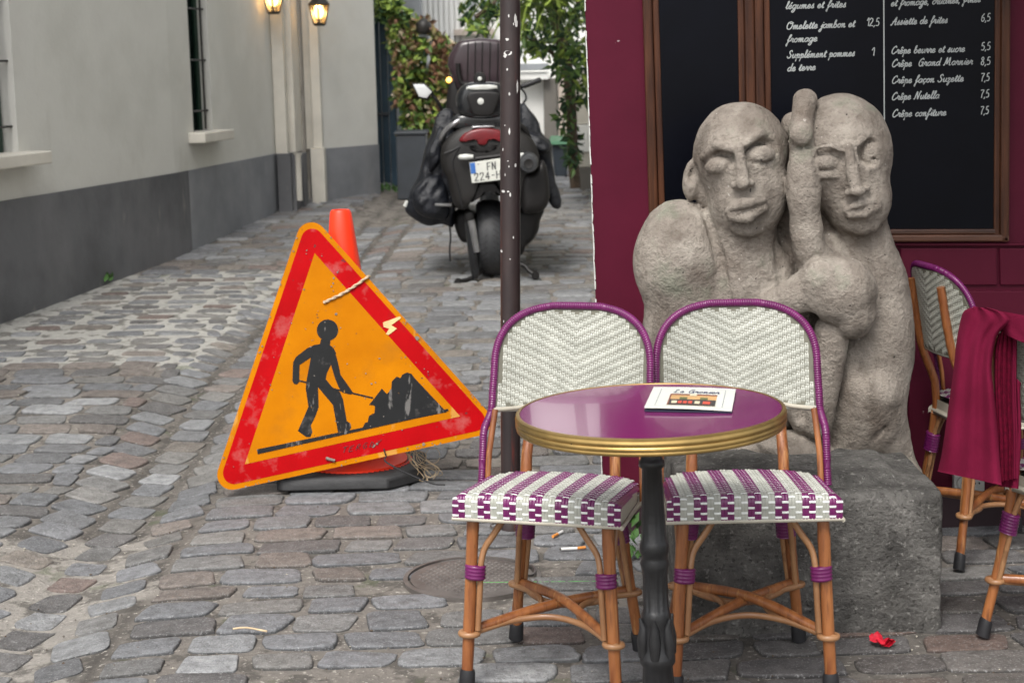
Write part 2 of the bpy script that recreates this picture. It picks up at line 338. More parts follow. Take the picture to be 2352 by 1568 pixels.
# ------------------------------------------------------------------ the street
MH = G(1085, 1330); MHR = .5 * 290 / pxm(MH.y, 0)
PATCH = lambda X, Y: 1.0 if (X < GUT(Y) - .2 and 8.3 < Y + .25 * noise.noise(Vector((X * 2, Y * 2, 0))) < 11.2) else \
    (1.0 if (X < -1.20 + .16 * noise.noise(Vector((X * 3, Y * 3, 5))) and Y < 5.55 + .2 * noise.noise(Vector((X * 2, 3, 5)))) else 0.0)
def street():
    mb = MB()
    xs = list(np.arange(-4.2, 3.61, .06)); ys = list(np.arange(3.0, 19.0, .07))
    nx = len(xs)
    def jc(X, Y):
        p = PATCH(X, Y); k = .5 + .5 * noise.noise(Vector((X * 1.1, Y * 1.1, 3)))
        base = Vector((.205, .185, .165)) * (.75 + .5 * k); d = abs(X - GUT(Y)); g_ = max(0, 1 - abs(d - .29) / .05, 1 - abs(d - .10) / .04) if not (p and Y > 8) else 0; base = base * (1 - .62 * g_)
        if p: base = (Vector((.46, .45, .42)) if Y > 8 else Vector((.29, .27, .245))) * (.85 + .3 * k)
        if X > .35 and Y < 4.7: base = base * .62  # terrace shade put into the joint colour
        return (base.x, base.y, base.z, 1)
    vs = []; cs = []
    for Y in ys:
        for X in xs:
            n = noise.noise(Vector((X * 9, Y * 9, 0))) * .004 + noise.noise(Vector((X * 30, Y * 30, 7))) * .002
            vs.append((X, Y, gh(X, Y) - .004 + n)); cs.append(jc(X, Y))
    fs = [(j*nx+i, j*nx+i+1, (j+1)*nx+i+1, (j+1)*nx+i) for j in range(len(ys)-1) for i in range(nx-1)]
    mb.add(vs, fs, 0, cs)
    # outer skirt of the same sheet out to the horizon
    o = len(mb.v); X0, X1, Y0, Y1 = xs[0], xs[-1], ys[0], ys[-1]
    def zz(x, y): return gbase(min(max(y, 3), 40)) - .004
    ring = [(X0, Y0), (X1, Y0), (X1, Y1), (X0, Y1)]; far = [(-200, -200), (200, -200), (200, 300), (-200, 300)]
    vv = [(x, y, zz(x, y)) for x, y in ring] + [(x, y, zz(x, min(y, 40)) - (0 if y > 0 else 0)) for x, y in far]
    mb.add(vv, [(0, 4, 5, 1), (1, 5, 6, 2), (2, 6, 7, 3), (3, 7, 4, 0)], 0, (.2, .19, .17, 1))
    palette = [(.192, .196, .206), (.172, .177, .186), (.215, .220, .226), (.150, .152, .157), (.178, .176, .172), (.135, .130, .128), (.185, .160, .143), (.180, .138, .122), (.265, .27, .275), (.20, .194, .184), (.215, .19, .165)]
    wts = [5, 5, 4, 4, 4, 3, 3, 2.2, 2.6, 3, 1.5]
    def stone(cx, cy, L, W, ang, skew=0, dark=1):
        if (cx - MH.x) ** 2 + (cy - MH.y) ** 2 < (MHR + .055) ** 2: return
        near = cy < 8; n = 28 if near else 14
        p = PATCH(cx, cy); k = .82 if p and cy > 8 else (.86 if p else 1)
        L *= k; W *= k * (.85 if p and cy > 8 else 1)
        c = Vector(random.choices(palette, wts)[0]) * random.uniform(.82, 1.16) * dark
        if cx > .35 and cy < 4.75: c = Vector((c.x * .82, c.y * .76, c.z * .72)) * .80  # browner setts here, with the terrace shade put into their colour
        rr = random.uniform(.16, .36); e = 2 / rr * .5 + 1.6
        sd_ = random.uniform(0, 99); ca, sa = math.cos(ang), math.sin(ang)
        th = random.uniform(.003, .009) if not p else random.uniform(.002, .004)
        tx, ty = random.uniform(-.03, .03), random.uniform(-.04, .04)
        cj = [(random.uniform(-.012, .012), random.uniform(-.010, .010)) for _ in range(4)]
        prof = [(1.03, -.03), (1.015, th * .0), (.992, th * .55), (.965, th * .88), (.90, th * 1.0), (.5, th * 1.04)] if near else [(1.02, -.02), (.985, th * .6), (.93, th), (.5, th * 1.05)]
        vs = []; n0 = noise.noise
        for q, (s_, z_) in enumerate(prof):
            for j in range(n):
                a = 2 * math.pi * j / n; co, si = math.cos(a), math.sin(a)
                x = math.copysign(abs(co) ** (2 / e), co); y = math.copysign(abs(si) ** (2 / e), si)
                w_ = 1 + .07 * n0(Vector((co * 1.7 + sd_, si * 1.7, 0))) + .05 * n0(Vector((co * 6 + sd_, si * 6, 4)))
                u, v = (x + 1) / 2, (y + 1) / 2
                jx = sum(cj[i][0] * wgt for i, wgt in enumerate(((1-u)*(1-v), u*(1-v), u*v, (1-u)*v))); jy = sum(cj[i][1] * wgt for i, wgt in enumerate(((1-u)*(1-v), u*(1-v), u*v, (1-u)*v)))
                lx = (x * L / 2 * w_ + jx + skew * y * W / 2) * s_; ly = (y * W / 2 * w_ + jy) * s_
                X = cx + lx * ca - ly * sa; Y = cy + lx * sa + ly * ca
                zz_ = gh(X, Y) + z_ + (tx * lx + ty * ly if z_ > 0 else 0)
                if near and q > 1: zz_ += .0022 * n0(Vector((X * 28, Y * 28, sd_)))
                vs.append((X, Y, zz_))
        k_ = len(prof); fs = [(i*n+j, i*n+(j+1)%n, (i+1)*n+(j+1)%n, (i+1)*n+j) for i in range(k_-1) for j in range(n)]
        vs.append((cx, cy, gh(cx, cy) + prof[-1][1] * 1.02)); fs += [((k_-1)*n+j, (k_-1)*n+(j+1)%n, k_*n) for j in range(n)]
        cl_ = []
        for q, (s_, z_) in enumerate(prof):
            f = (.30 if q == 0 else .42 if q == 1 else .88 if q == 2 else 1) if near else (.4 if q == 0 else 1)
            if p: f = 1 - (1 - f) * .35
            cl_ += [(c.x * f, c.y * f, c.z * f, 1)] * n
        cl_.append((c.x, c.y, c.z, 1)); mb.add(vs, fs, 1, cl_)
    # rows to the right of the gutter
    def rows(xa, xb, slope, seed, ph=0, y1=18.0, seglo=.15, seghi=.27):
        random.seed(seed); y = 3.35
        while y < y1:
            W = random.uniform(.118, .152); gap = random.uniform(.014, .030)
            yc = y + W / 2; X0_ = xa(yc); X1_ = xb(yc); x = X0_ + random.uniform(0, .012)
            wob = random.uniform(0, 50)
            while x < X1_:
                L = random.uniform(seglo, seghi)
                if x + L > X1_ + .05: L = max(.08, X1_ - x)
                cx = x + L / 2; yy = yc + slope * (cx - X0_) + .018 * noise.noise(Vector((cx * 1.2, wob * .02 + yc * .3, 9)))
                if random.random() > .012 and not (cx < -2.75 and yy < 9):
                    stone(cx, yy, L, W * random.uniform(.9, 1.03), slope + random.uniform(-.035, .035), random.uniform(-.18, .18))
                x += L + random.uniform(.014, .040)
            y += W + gap
    wallx = lambda Y: -3.9 if Y < 9 else -2.84 + (Y - 9) * .15
    rows(lambda Y: GUT(Y) + .315, lambda Y: 2.9 if Y < 5.6 else 2.3, .02, 11)
    rows(lambda Y: (wallx(Y) if Y > 8.5 else -3.6), lambda Y: GUT(Y) - .315, -.035, 23, seglo=.17, seghi=.30)
    # the three files of setts lying along the gutter
    for fi, (off, wd, rot) in enumerate(((-.20, .165, -.30), (0.0, .150, -.26), (.20, .155, .22))):
        random.seed(50 + fi); y = 3.4 + random.uniform(0, .1)
        while y < 13.5:
            W = random.uniform(.13, .165)
            stone(GUT(y) + off, y + W / 2, wd * random.uniform(.92, 1.02), W, rot + random.uniform(-.035, .035), random.uniform(-.04, .04))
            y += W + random.uniform(.014, .034)
    o_ = struct('street', mb, [M['joint'], M['stone']], smooth=True, sharp=60)
street()
def ground(x, y): p = G(x, y); return Vector((p.x, p.y, gh(p.x, p.y) + .012))

# manhole
mh = thing('manhole_cover', 'round cast iron utility cover set flush in the setts behind the left bistro chair', 'manhole cover', (MH.x, MH.y, 0))
mb = MB().lathe([(MHR + .018, -.02), (MHR + .018, .010), (MHR + .004, .012), (MHR + .004, -.02)], (MH.x, MH.y, 0), 56); obj('frame_ring', mb, M['castlid'], mh, smooth=True, sharp=30)
mb = MB().lathe([(MHR - .004, -.02), (MHR - .004, .008), (MHR - .012, .0105), (.01, .0105)], (MH.x, MH.y, 0), 56); 
k = 0
for i in range(-9, 10):
    for j in range(-9, 10):
        x, y = i * .021 + (j % 2) * .0105, j * .0195
        if x * x + y * y < (MHR - .03) ** 2 and not (abs(x) < .05 and abs(y) < .035):
            c = (MH.x + x, MH.y + y); mb.add([(c[0]-.008, c[1], .0105), (c[0], c[1]-.006, .0105), (c[0]+.008, c[1], .0105), (c[0], c[1]+.006, .0105), (c[0], c[1], .0145)], [(0, 1, 4), (1, 2, 4), (2, 3, 4), (3, 0, 4)])
obj('lid', mb, M['castlid'], mh, smooth=True, sharp=30)
mb = MB().box((MH.x - .035, MH.y - .02, .0115), (MH.x + .035, MH.y + .02, .013)); obj('name_plate', mb, M['castlid'], mh)

# ------------------------------------------------------------------ left building
DT = .83
w1, w2, w3 = G(0, 742), G(412, 588), G(640, 485)
w0 = w1 + (w1 - w2).normalized() * 6
w4, w5 = G(748, 461), G(872, 440)
house = thing('plastered_house', 'pale plastered town house with a slate grey base along the left of the lane', 'house', (w2.x - 1, w2.y, 0))
HT = 6.5
def wallrun(pa, pb, z0, z1, out=0.0, th=.35, mb=None, zb=None):
    d = (pb - pa); d.z = 0; d.normalize(); nrm = Vector((d.y, -d.x, 0))      # towards the lane
    a = pa + nrm * out; b_ = pb + nrm * out; a2 = pa - nrm * th; b2 = pb - nrm * th
    mb = mb or MB(); mb.prism([(a.x, a.y), (b_.x, b_.y), (b2.x, b2.y), (a2.x, a2.y)], z0, z1); return mb, d, nrm
def walong(px, py_guess=500):          # point of the first wall line seen at image column px
    d = (w3 - w2) if px > 412 else (w2 - w1)
    p0 = w2; r_ = ray(px, py_guess); n = Vector((d.y, -d.x, 0)).normalized()
    return CAM + r_ * ((p0 - CAM).dot(n) / r_.dot(n))
# dado: one band, slightly proud
mb = MB()
w2b = w2 + (w3 - w2) * .10
for a, b_ in ((w0, w1), (w1, w2), (w2, w2b)):
    wallrun(a, b_, -.2, DT, .012, .30, mb)
obj('base_band', mb, M['dado'], house)
mb = MB(); wallrun(w2b, w3, -.2, DT, .013, .30, mb); obj('base_band', mb, M['dado2'], house)
mb = MB()
wa = walong(444, 290); wb = walong(489, 290)        # narrow window
v1a = w1 + (w1 - w2).normalized() * 1.0; v1b = walong(26, 100)
zs2 = 1.05
def px_z(p, y):                                     # height of image row y above plan point p
    r_ = ray(1176 + 0, y); 
    best = None
    for zz in np.arange(-.5, 7, .01):
        v = CR.transposed() @ (Vector((p.x, p.y, zz)) - CAM); yy = CY + F * (v.y / v.z)
        if best is None or abs(yy - y) < best[0]: best = (abs(yy - y), zz)
    return best[1]
zs2 = px_z(wb, 299); zs1 = px_z(v1b, 350)
wallrun(w0, v1a, DT, HT, 0, .35, mb)
wallrun(v1a, v1b, DT, zs1 - .02, 0, .35, mb); wallrun(v1a, v1b, 3.0, HT, 0, .35, mb)
wallrun(v1b, w2, DT, HT, 0, .35, mb)
wallrun(w2, wa, DT, HT, 0, .35, mb)
wallrun(wa, wb, DT, zs2 - .02, 0, .35, mb); wallrun(wa, wb, 2.9, HT, 0, .35, mb)
wallrun(wb, w3, DT, HT, 0, .35, mb)
wallrun(w4, w5, DT, HT, 0, .35, mb)
obj('wall', mb, M['plaster'], house)
mb = MB(); wallrun(w4, w5, -.2, DT, .012, .3, mb); obj('base_band', mb, M['dado2'], house)
# gable end beyond the corner
w5, c2 = w5 + Vector((-.30, .32, 0)), w5 + Vector((-3.2, 1.2, 0)); mb = MB(); wallrun(c2, w5, DT, HT, -.02, .2, mb); obj('end_wall', mb, M['plaster'], house)
mb = MB(); wallrun(c2, w5, -.2, DT, -.01, .2, mb); obj('base_band', mb, M['dado'], house)
def window(a, b_, z0, z1, rec=.118):
    d = (b_ - a); d.z = 0; L = d.length; d.normalize(); n = Vector((d.y, -d.x, 0))
    mb = MB(); p, q = a - n * rec, b_ - n * rec
    mb.prism([(p.x, p.y), (q.x, q.y), (q.x - n.x*.04, q.y - n.y*.04), (p.x - n.x*.04, p.y - n.y*.04)], z0, z1); wn = obj('window', mb, M['winglass'], house)
    mb = MB()
    for t in (0.03, .5, .97):
        c = a + d * L * t - n * (rec - .02); mb.tube([(c.x, c.y, z0), (c.x, c.y, z1)], .022, 6)
    obj('frame', mb, M['greenframe'], wn)
    mb = MB()
    for t in (.12, .85):
        c = a + d * L * t - n * .035; mb.tube([(c.x, c.y, z0 + .01), (c.x, c.y, z1)], .008, 6)
    for zc in np.arange(z0 + .15, z1, .38):
        c, e_ = a - n * .07, b_ - n * .035; mb.tube([(c.x, c.y, zc), (e_.x, e_.y, zc)], .008, 6)
        for t in (.12,): c = a + d * L * t - n * .035; mb.lathe([(.001, -.02), (.018, 0), (.001, .02)], (c.x, c.y, zc), 8)
    obj('bars', mb, M['lampmetal'], wn)
    return n, d
def sill(a, b_, z, over=.1, out=.13, th=.075):
    d = (b_ - a); d.z = 0; d.normalize(); n = Vector((d.y, -d.x, 0)); a = a - d * over; b_ = b_ + d * over
    mb = MB(); q = [a + n * out, b_ + n * out, b_ - n * .2, a - n * .2]; mb.prism([(p.x, p.y) for p in q], z - th, z); bevel(obj('window_sill', mb, M['cream_paint'], house), .008)
window(wa, wb, zs2, 2.9); window(v1a, v1b, zs1, 3.0)
sill(wa + (wb - wa) * .0, wb, zs2, .12, .13); sill(v1a, v1b, zs1, .12, .15)
# doorway: cream pilasters, grey recess, slate boxes and the pale downpipe
def vbox(x0, x1, yb, z0, z1, m, name, dep=.3, fwd=0.0, mbx=None, parent=house):
    a, b_ = P(x0, 400, yb - fwd), P(x1, 400, yb - fwd); mb = mbx or MB()
    mb.prism([(a.x, a.y), (b_.x, b_.y), (b_.x, b_.y + dep), (a.x, a.y + dep)], z0, z1); return obj(name, mb, m, parent)
yd = w3.y
g3 = gbase(yd) - .1
vbox(636, 662, yd - .03, DT, HT, M['cream_paint'], 'door_pilaster', .5)
vbox(662.5, 682, yd + .12, DT, HT, M['cream_paint'], 'door_jamb', .5)
dr = vbox(676, 712, yd + .75, g3, HT, M['taupe'], 'door', .1)
mb = MB(); a = P(686, 400, yd + .73); b_ = P(704, 400, yd + .73)
for z0, z1 in ((.55, 1.2), (1.35, 2.6), (2.75, 4.2)): mb.prism([(a.x, a.y), (b_.x, b_.y), (b_.x, b_.y + .018), (a.x, a.y + .018)], z0, z1)
obj('door_panel', mb, M['taupe'], dr)
vbox(707, 722, w4.y + .0, DT, HT, M['cream_paint'], 'door_jamb', .35); vbox(722.5, 743, w4.y - .08, DT, HT, M['cream_paint'], 'door_pilaster', .35)
vbox(638, 668, yd - .12, g3, DT, M['dado'], 'pilaster_base', .5); vbox(668.5, 679, yd - .05, g3, DT - .01, M['dado'], 'pilaster_base', .5)
vbox(681, 697, yd + .22, g3, DT - .02, M['dado'], 'pilaster_base', .3)
vbox(715, 746, w4.y - .16, gbase(w4.y) - .1, DT + .01, M['cream_paint'], 'pilaster_base', .3)
mb = MB(); p = P(685.5, 400, yd - .02); mb.tube([(p.x, p.y, .42), (p.x, p.y, DT - .03), (p.x, p.y, DT)], [.028, .028, .04], 12); obj('downpipe', mb, M['cream_paint'], house, smooth=True)
# lanterns on the wall
def lantern(x, y, Y, label, wallp):
    p = P(x, y, Y); t = thing('wall_lantern', label, 'lantern', p, 'lit lanterns either side of the doorway'); x0, y0, z0 = p
    s = .82
    mb = MB(); mb.lathe([(.105*s, .20*s), (.118*s, .215*s), (.05*s, .29*s), (.02*s, .31*s), (.02*s, .34*s)], p, 4); mb.lathe([(.055*s, -.012), (.062*s, 0), (.062*s, .012)], p, 4)
    for q in range(4):
        a = math.pi / 2 * q; mb.tube([(x0 + .06*s*math.cos(a), y0 + .06*s*math.sin(a), z0), (x0 + .105*s*math.cos(a), y0 + .105*s*math.sin(a), z0 + .21*s)], .008, 5)
    obj('lantern_frame', mb, M['lampmetal'], t)
    mb = MB(); mb.tube([(x0, y0, z0 + .33*s), (x0, y0, z0 + .37*s), wallp(z0 + .36*s)], .012, 6); obj('bracket', mb, M['lampmetal'], t)
    mb = MB()
    for q in range(4):
        a, b_ = math.pi/2*q, math.pi/2*(q+1)
        mb.add([(x0 + .057*s*math.cos(a), y0 + .057*s*math.sin(a), z0+.012), (x0 + .057*s*math.cos(b_), y0 + .057*s*math.sin(b_), z0+.012), (x0 + .10*s*math.cos(b_), y0 + .10*s*math.sin(b_), z0 + .2*s), (x0 + .10*s*math.cos(a), y0 + .10*s*math.sin(a), z0 + .2*s)], [(0, 1, 2, 3)])
    obj('glass_pane', mb, M['lampglass'], t)
    mb = MB().lathe([(.004, -.055), (.028, -.038), (.040, 0), (.024, .042), (.014, .06)], (x0, y0, z0 + .135*s), 14); obj('bulb', mb, M['bulb'], t, smooth=True)
    l = bpy.data.lights.new('lantern_light', 'POINT'); l.energy = 1.2; l.color = (1, .62, .28); l.shadow_soft_size = .04
    lo = bpy.data.objects.new('lantern_light', l); COL.objects.link(lo); lo.parent = t; lo.location = (0, -.06, .16)
lantern(629, 30, yd - .25, 'lit glass lantern on the wall left of the doorway, cut off by the top edge', lambda z: (P(640, 400, yd).x, yd, z))
lantern(734, 57, w4.y - .35, 'lit glass lantern hanging right of the doorway, seen whole', lambda z: (P(742, 400, w4.y).x, w4.y, z))

# ------------------------------------------------------------------ end of the lane
def fbox(x0, x1, Y, z0, z1, m, name, parent, dep=.3):
    a, b_ = P(x0, 300, Y), P(x1, 300, Y); mb = MB().prism([(a.x, a.y), (b_.x, b_.y), (b_.x, b_.y + dep), (a.x, a.y + dep)], z0, z1)
    return bevel(obj(name, mb, m, parent), .006)
def zrow(x, y, Y): return P(x, y, Y).z
YB = 19.0
far = thing('far_house', 'white rendered house with pale shutters closing the end of the lane', 'house', (0, YB, gbase(YB)))
fbox(700, 1500, YB, .2, 9, M['farwall'], 'wall', far, .4)
for xx in (1078, 1106): 
    wn = fbox(xx, xx + 24, YB - .03, zrow(xx, 62, YB), 5.5, M['farwall'], 'window', far, .02); fbox(xx + 4, xx + 20, YB - .05, zrow(xx, 58, YB), 5.2, M['fargrey'], 'pane', wn, .015)
for xx in range(980, 1076, 12): fbox(xx, xx + 9, YB - .05, zrow(xx, 160, YB), 6, M['farwall'], 'shutter_board', far, .04)
fbox(1048, 1140, YB - .18, zrow(1090, 82, YB), zrow(1090, 68, YB), M['pink'], 'ledge', far, .15)
fbox(1190, 1262, YB - .22, zrow(1225, 183, YB), zrow(1225, 165, YB), M['farwall'], 'ledge', far, .2)
fbox(1250, 1281, YB - .12, .2, zrow(1265, 180, YB), M['fardoor'], 'door', far, .08)
fbox(1284, 1312, YB - .16, .2, zrow(1265, 165, YB), M['pink'], 'pier', far, .12)
fbox(1196, 1262, YB - .26, zrow(1225, 162, YB), zrow(1225, 146, YB), M['fargrey'], 'balcony_rail', far, .03)
# side house the boxes stand against, on the right behind the cafe
YR = G(1340, 437).y
pil = thing('gate_pillar', 'pale stone gate pillar with a moulded cap beside the burgundy wall', 'pillar', (P(1345, 300, YR).x, YR, gbase(YR)))
fbox(1330, 1400, YR, gbase(YR) - .05, zrow(1340, 385, YR), M['fardoor'], 'foot', pil, .4)
fbox(1326, 1400, YR + .02, zrow(1340, 384, YR), zrow(1340, 350, YR), M['cream_paint'], 'pillar_shaft', pil, .35)
fbox(1320, 1400, YR, zrow(1340, 349, YR), zrow(1340, 288, YR), M['farwall'], 'moulded_block', pil, .4)
fbox(1323, 1400, YR + .03, zrow(1340, 286, YR), zrow(1340, 160, YR), M['cream_paint'], 'pillar_shaft', pil, .35)
nb = thing('side_house', 'cream side house running up the right of the lane behind the cafe', 'house', (1.0, 10, .15))
mb = MB().prism([(.80, 6.1), (3.6, 6.1), (3.6, 14.3), (.78, 14.3)], -.1, 5.5); obj('wall', mb, M['plaster'], nb)
# dark blue gate and planter on the left
YG = 16.6
gt = thing('blue_gate', 'tall dark blue gate just past the corner of the plastered house', 'gate', (P(895, 300, YG).x, YG, gbase(YG)))
for xx in (862, 879): fbox(xx, xx + 15, YG, .3, 3.6, M['gate'], 'gate_board', gt, .05)
fbox(896, 911, YG - .1, .3, 3.8, M['gate'], 'gate_post', gt, .12)
fbox(863, 895, YG - .04, zrow(880, 266, YG), zrow(880, 272, YG) + .06, M['planter'], 'hinge_strap', gt, .04)
gp = thing('garden_wall', 'grey rendered garden wall behind the climbing plant', 'wall', (P(950, 300, 17.6).x, 17.6, gbase(17)))
fbox(905, 975, 17.6, .3, 4.8, M['fargrey'], 'grey_pier', gp, .3); fbox(700, 905, 17.8, .3, 5, M['fargrey'], 'wall', gp, .3)
YP = G(940, 446).y
pb = thing('planter_box', 'large dark grey planter box under the climbing plant', 'planter', (P(945, 300, YP).x, YP, gbase(YP)))
a, b_ = P(911, 380, YP), P(979, 380, YP); zt = zrow(940, 311, YP)
mb = MB().box((a.x, YP, gbase(YP) - .05), (b_.x, YP + .5, zt)); bevel(obj('box', mb, M['planter'], pb), .01)
mb = MB().box((a.x - .015, YP - .015, zt + .003), (b_.x + .015, YP + .5, zt + .035)); bevel(obj('rim', mb, M['planter'], pb), .01)
YN = G(1285, 407).y
bn = thing('wheelie_bin', 'dark grey wheelie bin with a green lid at the far end of the lane', 'bin', (P(1287, 300, YN).x, YN, gbase(YN)))
a, b_ = P(1268, 380, YN), P(1308, 380, YN); zt = zrow(1287, 333, YN); zb = gbase(YN)
mb = MB().add([(a.x+.03, YN, zb), (b_.x-.03, YN, zb), (b_.x-.03, YN+.4, zb), (a.x+.03, YN+.4, zb), (a.x, YN-.04, zt), (b_.x, YN-.04, zt), (b_.x, YN+.45, zt), (a.x, YN+.45, zt)], [(0,3,2,1),(4,5,6,7),(0,1,5,4),(1,2,6,5),(2,3,7,6),(3,0,4,7)]); bevel(obj('body', mb, M['bin'], bn), .02)
mb = MB().add([(a.x-.02, YN-.08, zt+.004), (b_.x+.02, YN-.08, zt+.004), (b_.x+.02, YN+.48, zt+.004), (a.x-.02, YN+.48, zt+.004), (a.x, YN-.05, zt+.04), (b_.x, YN-.05, zt+.04), (b_.x, YN+.44, zt+.075), (a.x, YN+.44, zt+.075)], [(0,3,2,1),(4,5,6,7),(0,1,5,4),(1,2,6,5),(2,3,7,6),(3,0,4,7)]); bevel(obj('lid', mb, M['binlid'], bn), .015)
for xx in (a.x + .05, b_.x - .05): mb = MB().lathe([(.09, -.025), (.1, 0), (.09, .025)], (xx, YN + .42, zb + .1), 16, axis='X'); obj('wheel', mb, M['rubber'], bn)
# street lantern among the leaves
p = P(973, 60, 16.0); sl_ = thing('street_lantern', 'dark capped street lantern on a pale curved bracket among the climbing leaves', 'street lamp', p)
mb = MB().lathe([(.06, -.07), (.075, -.04), (.075, .02), (.05, .05), (.02, .07)], p, 14); obj('lantern_cap', mb, M['lampmetal'], sl_, smooth=True)
mb = MB().tube(cr([P(960, 82, 16), P(978, 83, 16), P(989, 93, 16), P(987, 120, 16), P(983, 150, 16), P(975, 185, 16.3)]), .018, 8); obj('bracket', mb, M['fargrey'], sl_, smooth=True)
p = P(1031, 184, 15.8); bl = thing('garden_lamp', 'small glowing round lamp in the leaves beside the windshield', 'lamp', p)
mb = MB().lathe([(.003, -.026), (.018, -.018), (.026, 0), (.018, .018), (.003, .026)], p, 14); obj('globe', mb, M['smallbulb'], bl, smooth=True)
mb = MB().tube([p + Vector((0, .03, 0)), p + Vector((0, .25, .02))], .01, 6); obj('arm', mb, M['lampmetal'], bl)

def leaves(mb, region, n, size, Y0, Y1, mis, seed, droop=0, asp=.5, dens=None, tone=None):
    random.seed(seed); (x0, y0), (x1, y1) = region; k = 0; t = 0
    while k < n and t < n * 30:
        t += 1; x, y = random.uniform(x0, x1), random.uniform(y0, y1); q = dens(x, y) if dens else 1
        if random.random() > q: continue
        p = P(x, y, random.uniform(Y0, Y1)); L = size * random.uniform(.6, 1.35)
        d = Vector((random.gauss(0, 1), random.gauss(0, .7), random.gauss(-droop, .8))).normalized()
        s_ = d.cross(Vector((random.gauss(0, 1), random.gauss(0, 1), random.gauss(0, 1)))).normalized() * L * asp * .5
        u = s_.cross(d).normalized() * L * .12
        vs = [p, p + d * L * .45 + s_ - u, p + d * L, p + d * L * .45 - s_ - u, p + d * L * .5 + u * .4]
        mi = mis(x, y) if callable(mis) else random.choice(mis)
        mb.add(vs, [(0, 1, 4), (1, 2, 4), (2, 3, 4), (3, 0, 4)], mi); k += 1
    return mb
def twigs(mb, pts_list, r=.012):
    for pts in pts_list: mb.tube(cr(pts, 4), r, 6)
    return mb
# climbing plant
cl = thing('climbing_plant', 'mass of green and russet climbing plant growing above the planter box', 'plant', (P(950, 300, 16.3).x, 16.3, gbase(16)))
def dcl(x, y):
    xl = 892 if y < 120 else (908 if y < 240 else 925); xr = 940 + (y - 10) * 1.1 if y < 100 else (1050 if y < 240 else 1050 - (y - 240) * .75)
    if y < 40: xr = min(xr, 935)
    e = noise.noise(Vector((x / 16, y / 16, 0))) * 10
    if x < xl + e or x > xr + e: return 0
    return .35 + .9 * max(0, .5 + noise.noise(Vector((x / 22, y / 22, 2))))
def mcl(x, y):
    v = noise.noise(Vector((x / 18, y / 18, 8))) + random.uniform(-.35, .35)
    if x > 985 and y < 190: v -= .25
    return 3 if v < -.32 else (4 if v < -.12 else (0 if v < .15 else (1 if v < .42 else 2))) if random.random() > .05 else 5
mb = leaves(MB(), ((880, 15), (1055, 318)), 4600, .075, 15.95, 16.75, mcl, 5, droop=.5, asp=.6, dens=dcl)
obj('foliage', mb, [M['leafg'], M['leafy'], M['leafd'], M['leafr'], M['leafb'], M['petalw']], cl)
mb = twigs(MB(), [[P(930 + i * 14, 318, 16.2), P(935 + i * 12 + random.uniform(-8, 8), 240, 16.3), P(925 + i * 16, 150, 16.4), P(920 + i * 18, 60, 16.4)] for i in range(5)], .016); obj('stem', mb, M['bark'], cl, smooth=True)
mb = leaves(MB(), ((862, 0), (915, 40)), 350, .1, 16.0, 16.5, [0, 1, 2], 6, dens=lambda x, y: .8 if y < 38 - (x - 862) * .1 else 0)
hg = thing('hanging_vine', 'dark green vine hanging over the top of the blue gate', 'plant', (P(888, 20, 16.2).x, 16.2, P(888, 20, 16.2).z)); obj('foliage', mb, [M['leafg'], M['leafy'], M['leafd']], hg)
mb = twigs(MB(), [[P(905, -30, 16.5), P(895, 10, 16.3), P(880, 35, 16.3)]]); obj('stem', mb, M['bark'], hg)
# tree at the right end
tr = thing('broadleaf_tree', 'dark leafed tree leaning over the lane behind the brown pole', 'tree', (P(1318, 300, 14.6).x, 14.6, gbase(14.6)))
def dtr(x, y):
    e = noise.noise(Vector((x / 22, y / 22, 1))) * 22; lim = 100 if x < 1190 else 120 + max(0, x - 1240) * 1.15
    if x > 1190 and y > lim + e: return 0
    if x < 1190 and (y > 45 + e + 35 * math.exp(-((x - 1098) / 22) ** 2) or x < 1062 + e): return 0
    return .06 + 1.4 * max(0, .28 + noise.noise(Vector((x / 20, y / 20, 12))))
mb = leaves(MB(), ((1060, -90), (1352, 270)), 1600, .10, 13.6, 15.2, lambda x, y: random.choices([0, 1, 2], (4, 2, 4))[0], 9, droop=.4, asp=.42, dens=dtr)
leaves(mb, ((1283, 190), (1330, 385)), 190, .09, 14.3, 14.8, [2, 2, 0], 10, droop=.6, asp=.45, dens=lambda x, y: 1 if abs(x - 1310 - 9 * math.sin(y / 25)) < 17 else 0)
obj('crown', mb, [M['leafg'], M['leafy'], M['leafd']], tr)
mb = MB().tube(cr([P(1322, 432, 14.6), P(1316, 360, 14.6), P(1312, 260, 14.6), P(1304, 160, 14.5), P(1280, 60, 14.5), P(1240, -60, 14.4)]), [.05] * 31, 10)
for q in ([P(1304, 160, 14.5), P(1255, 110, 14.3), P(1212, 85, 14.2)], [P(1290, 100, 14.5), P(1320, 40, 14.6), P(1335, -40, 14.6)], [P(1260, 0, 14.4), P(1170, -10, 14.2), P(1092, 40, 14.1)]): mb.tube(cr(q, 5), .02, 6)
obj('trunk', mb, M['bark'], tr, smooth=True)
pm = thing('palm', 'bright green palm fronds drooping into the lane at the top beside the pole', 'palm', P(1275, -120, 13.4))
mb = MB(); random.seed(4)
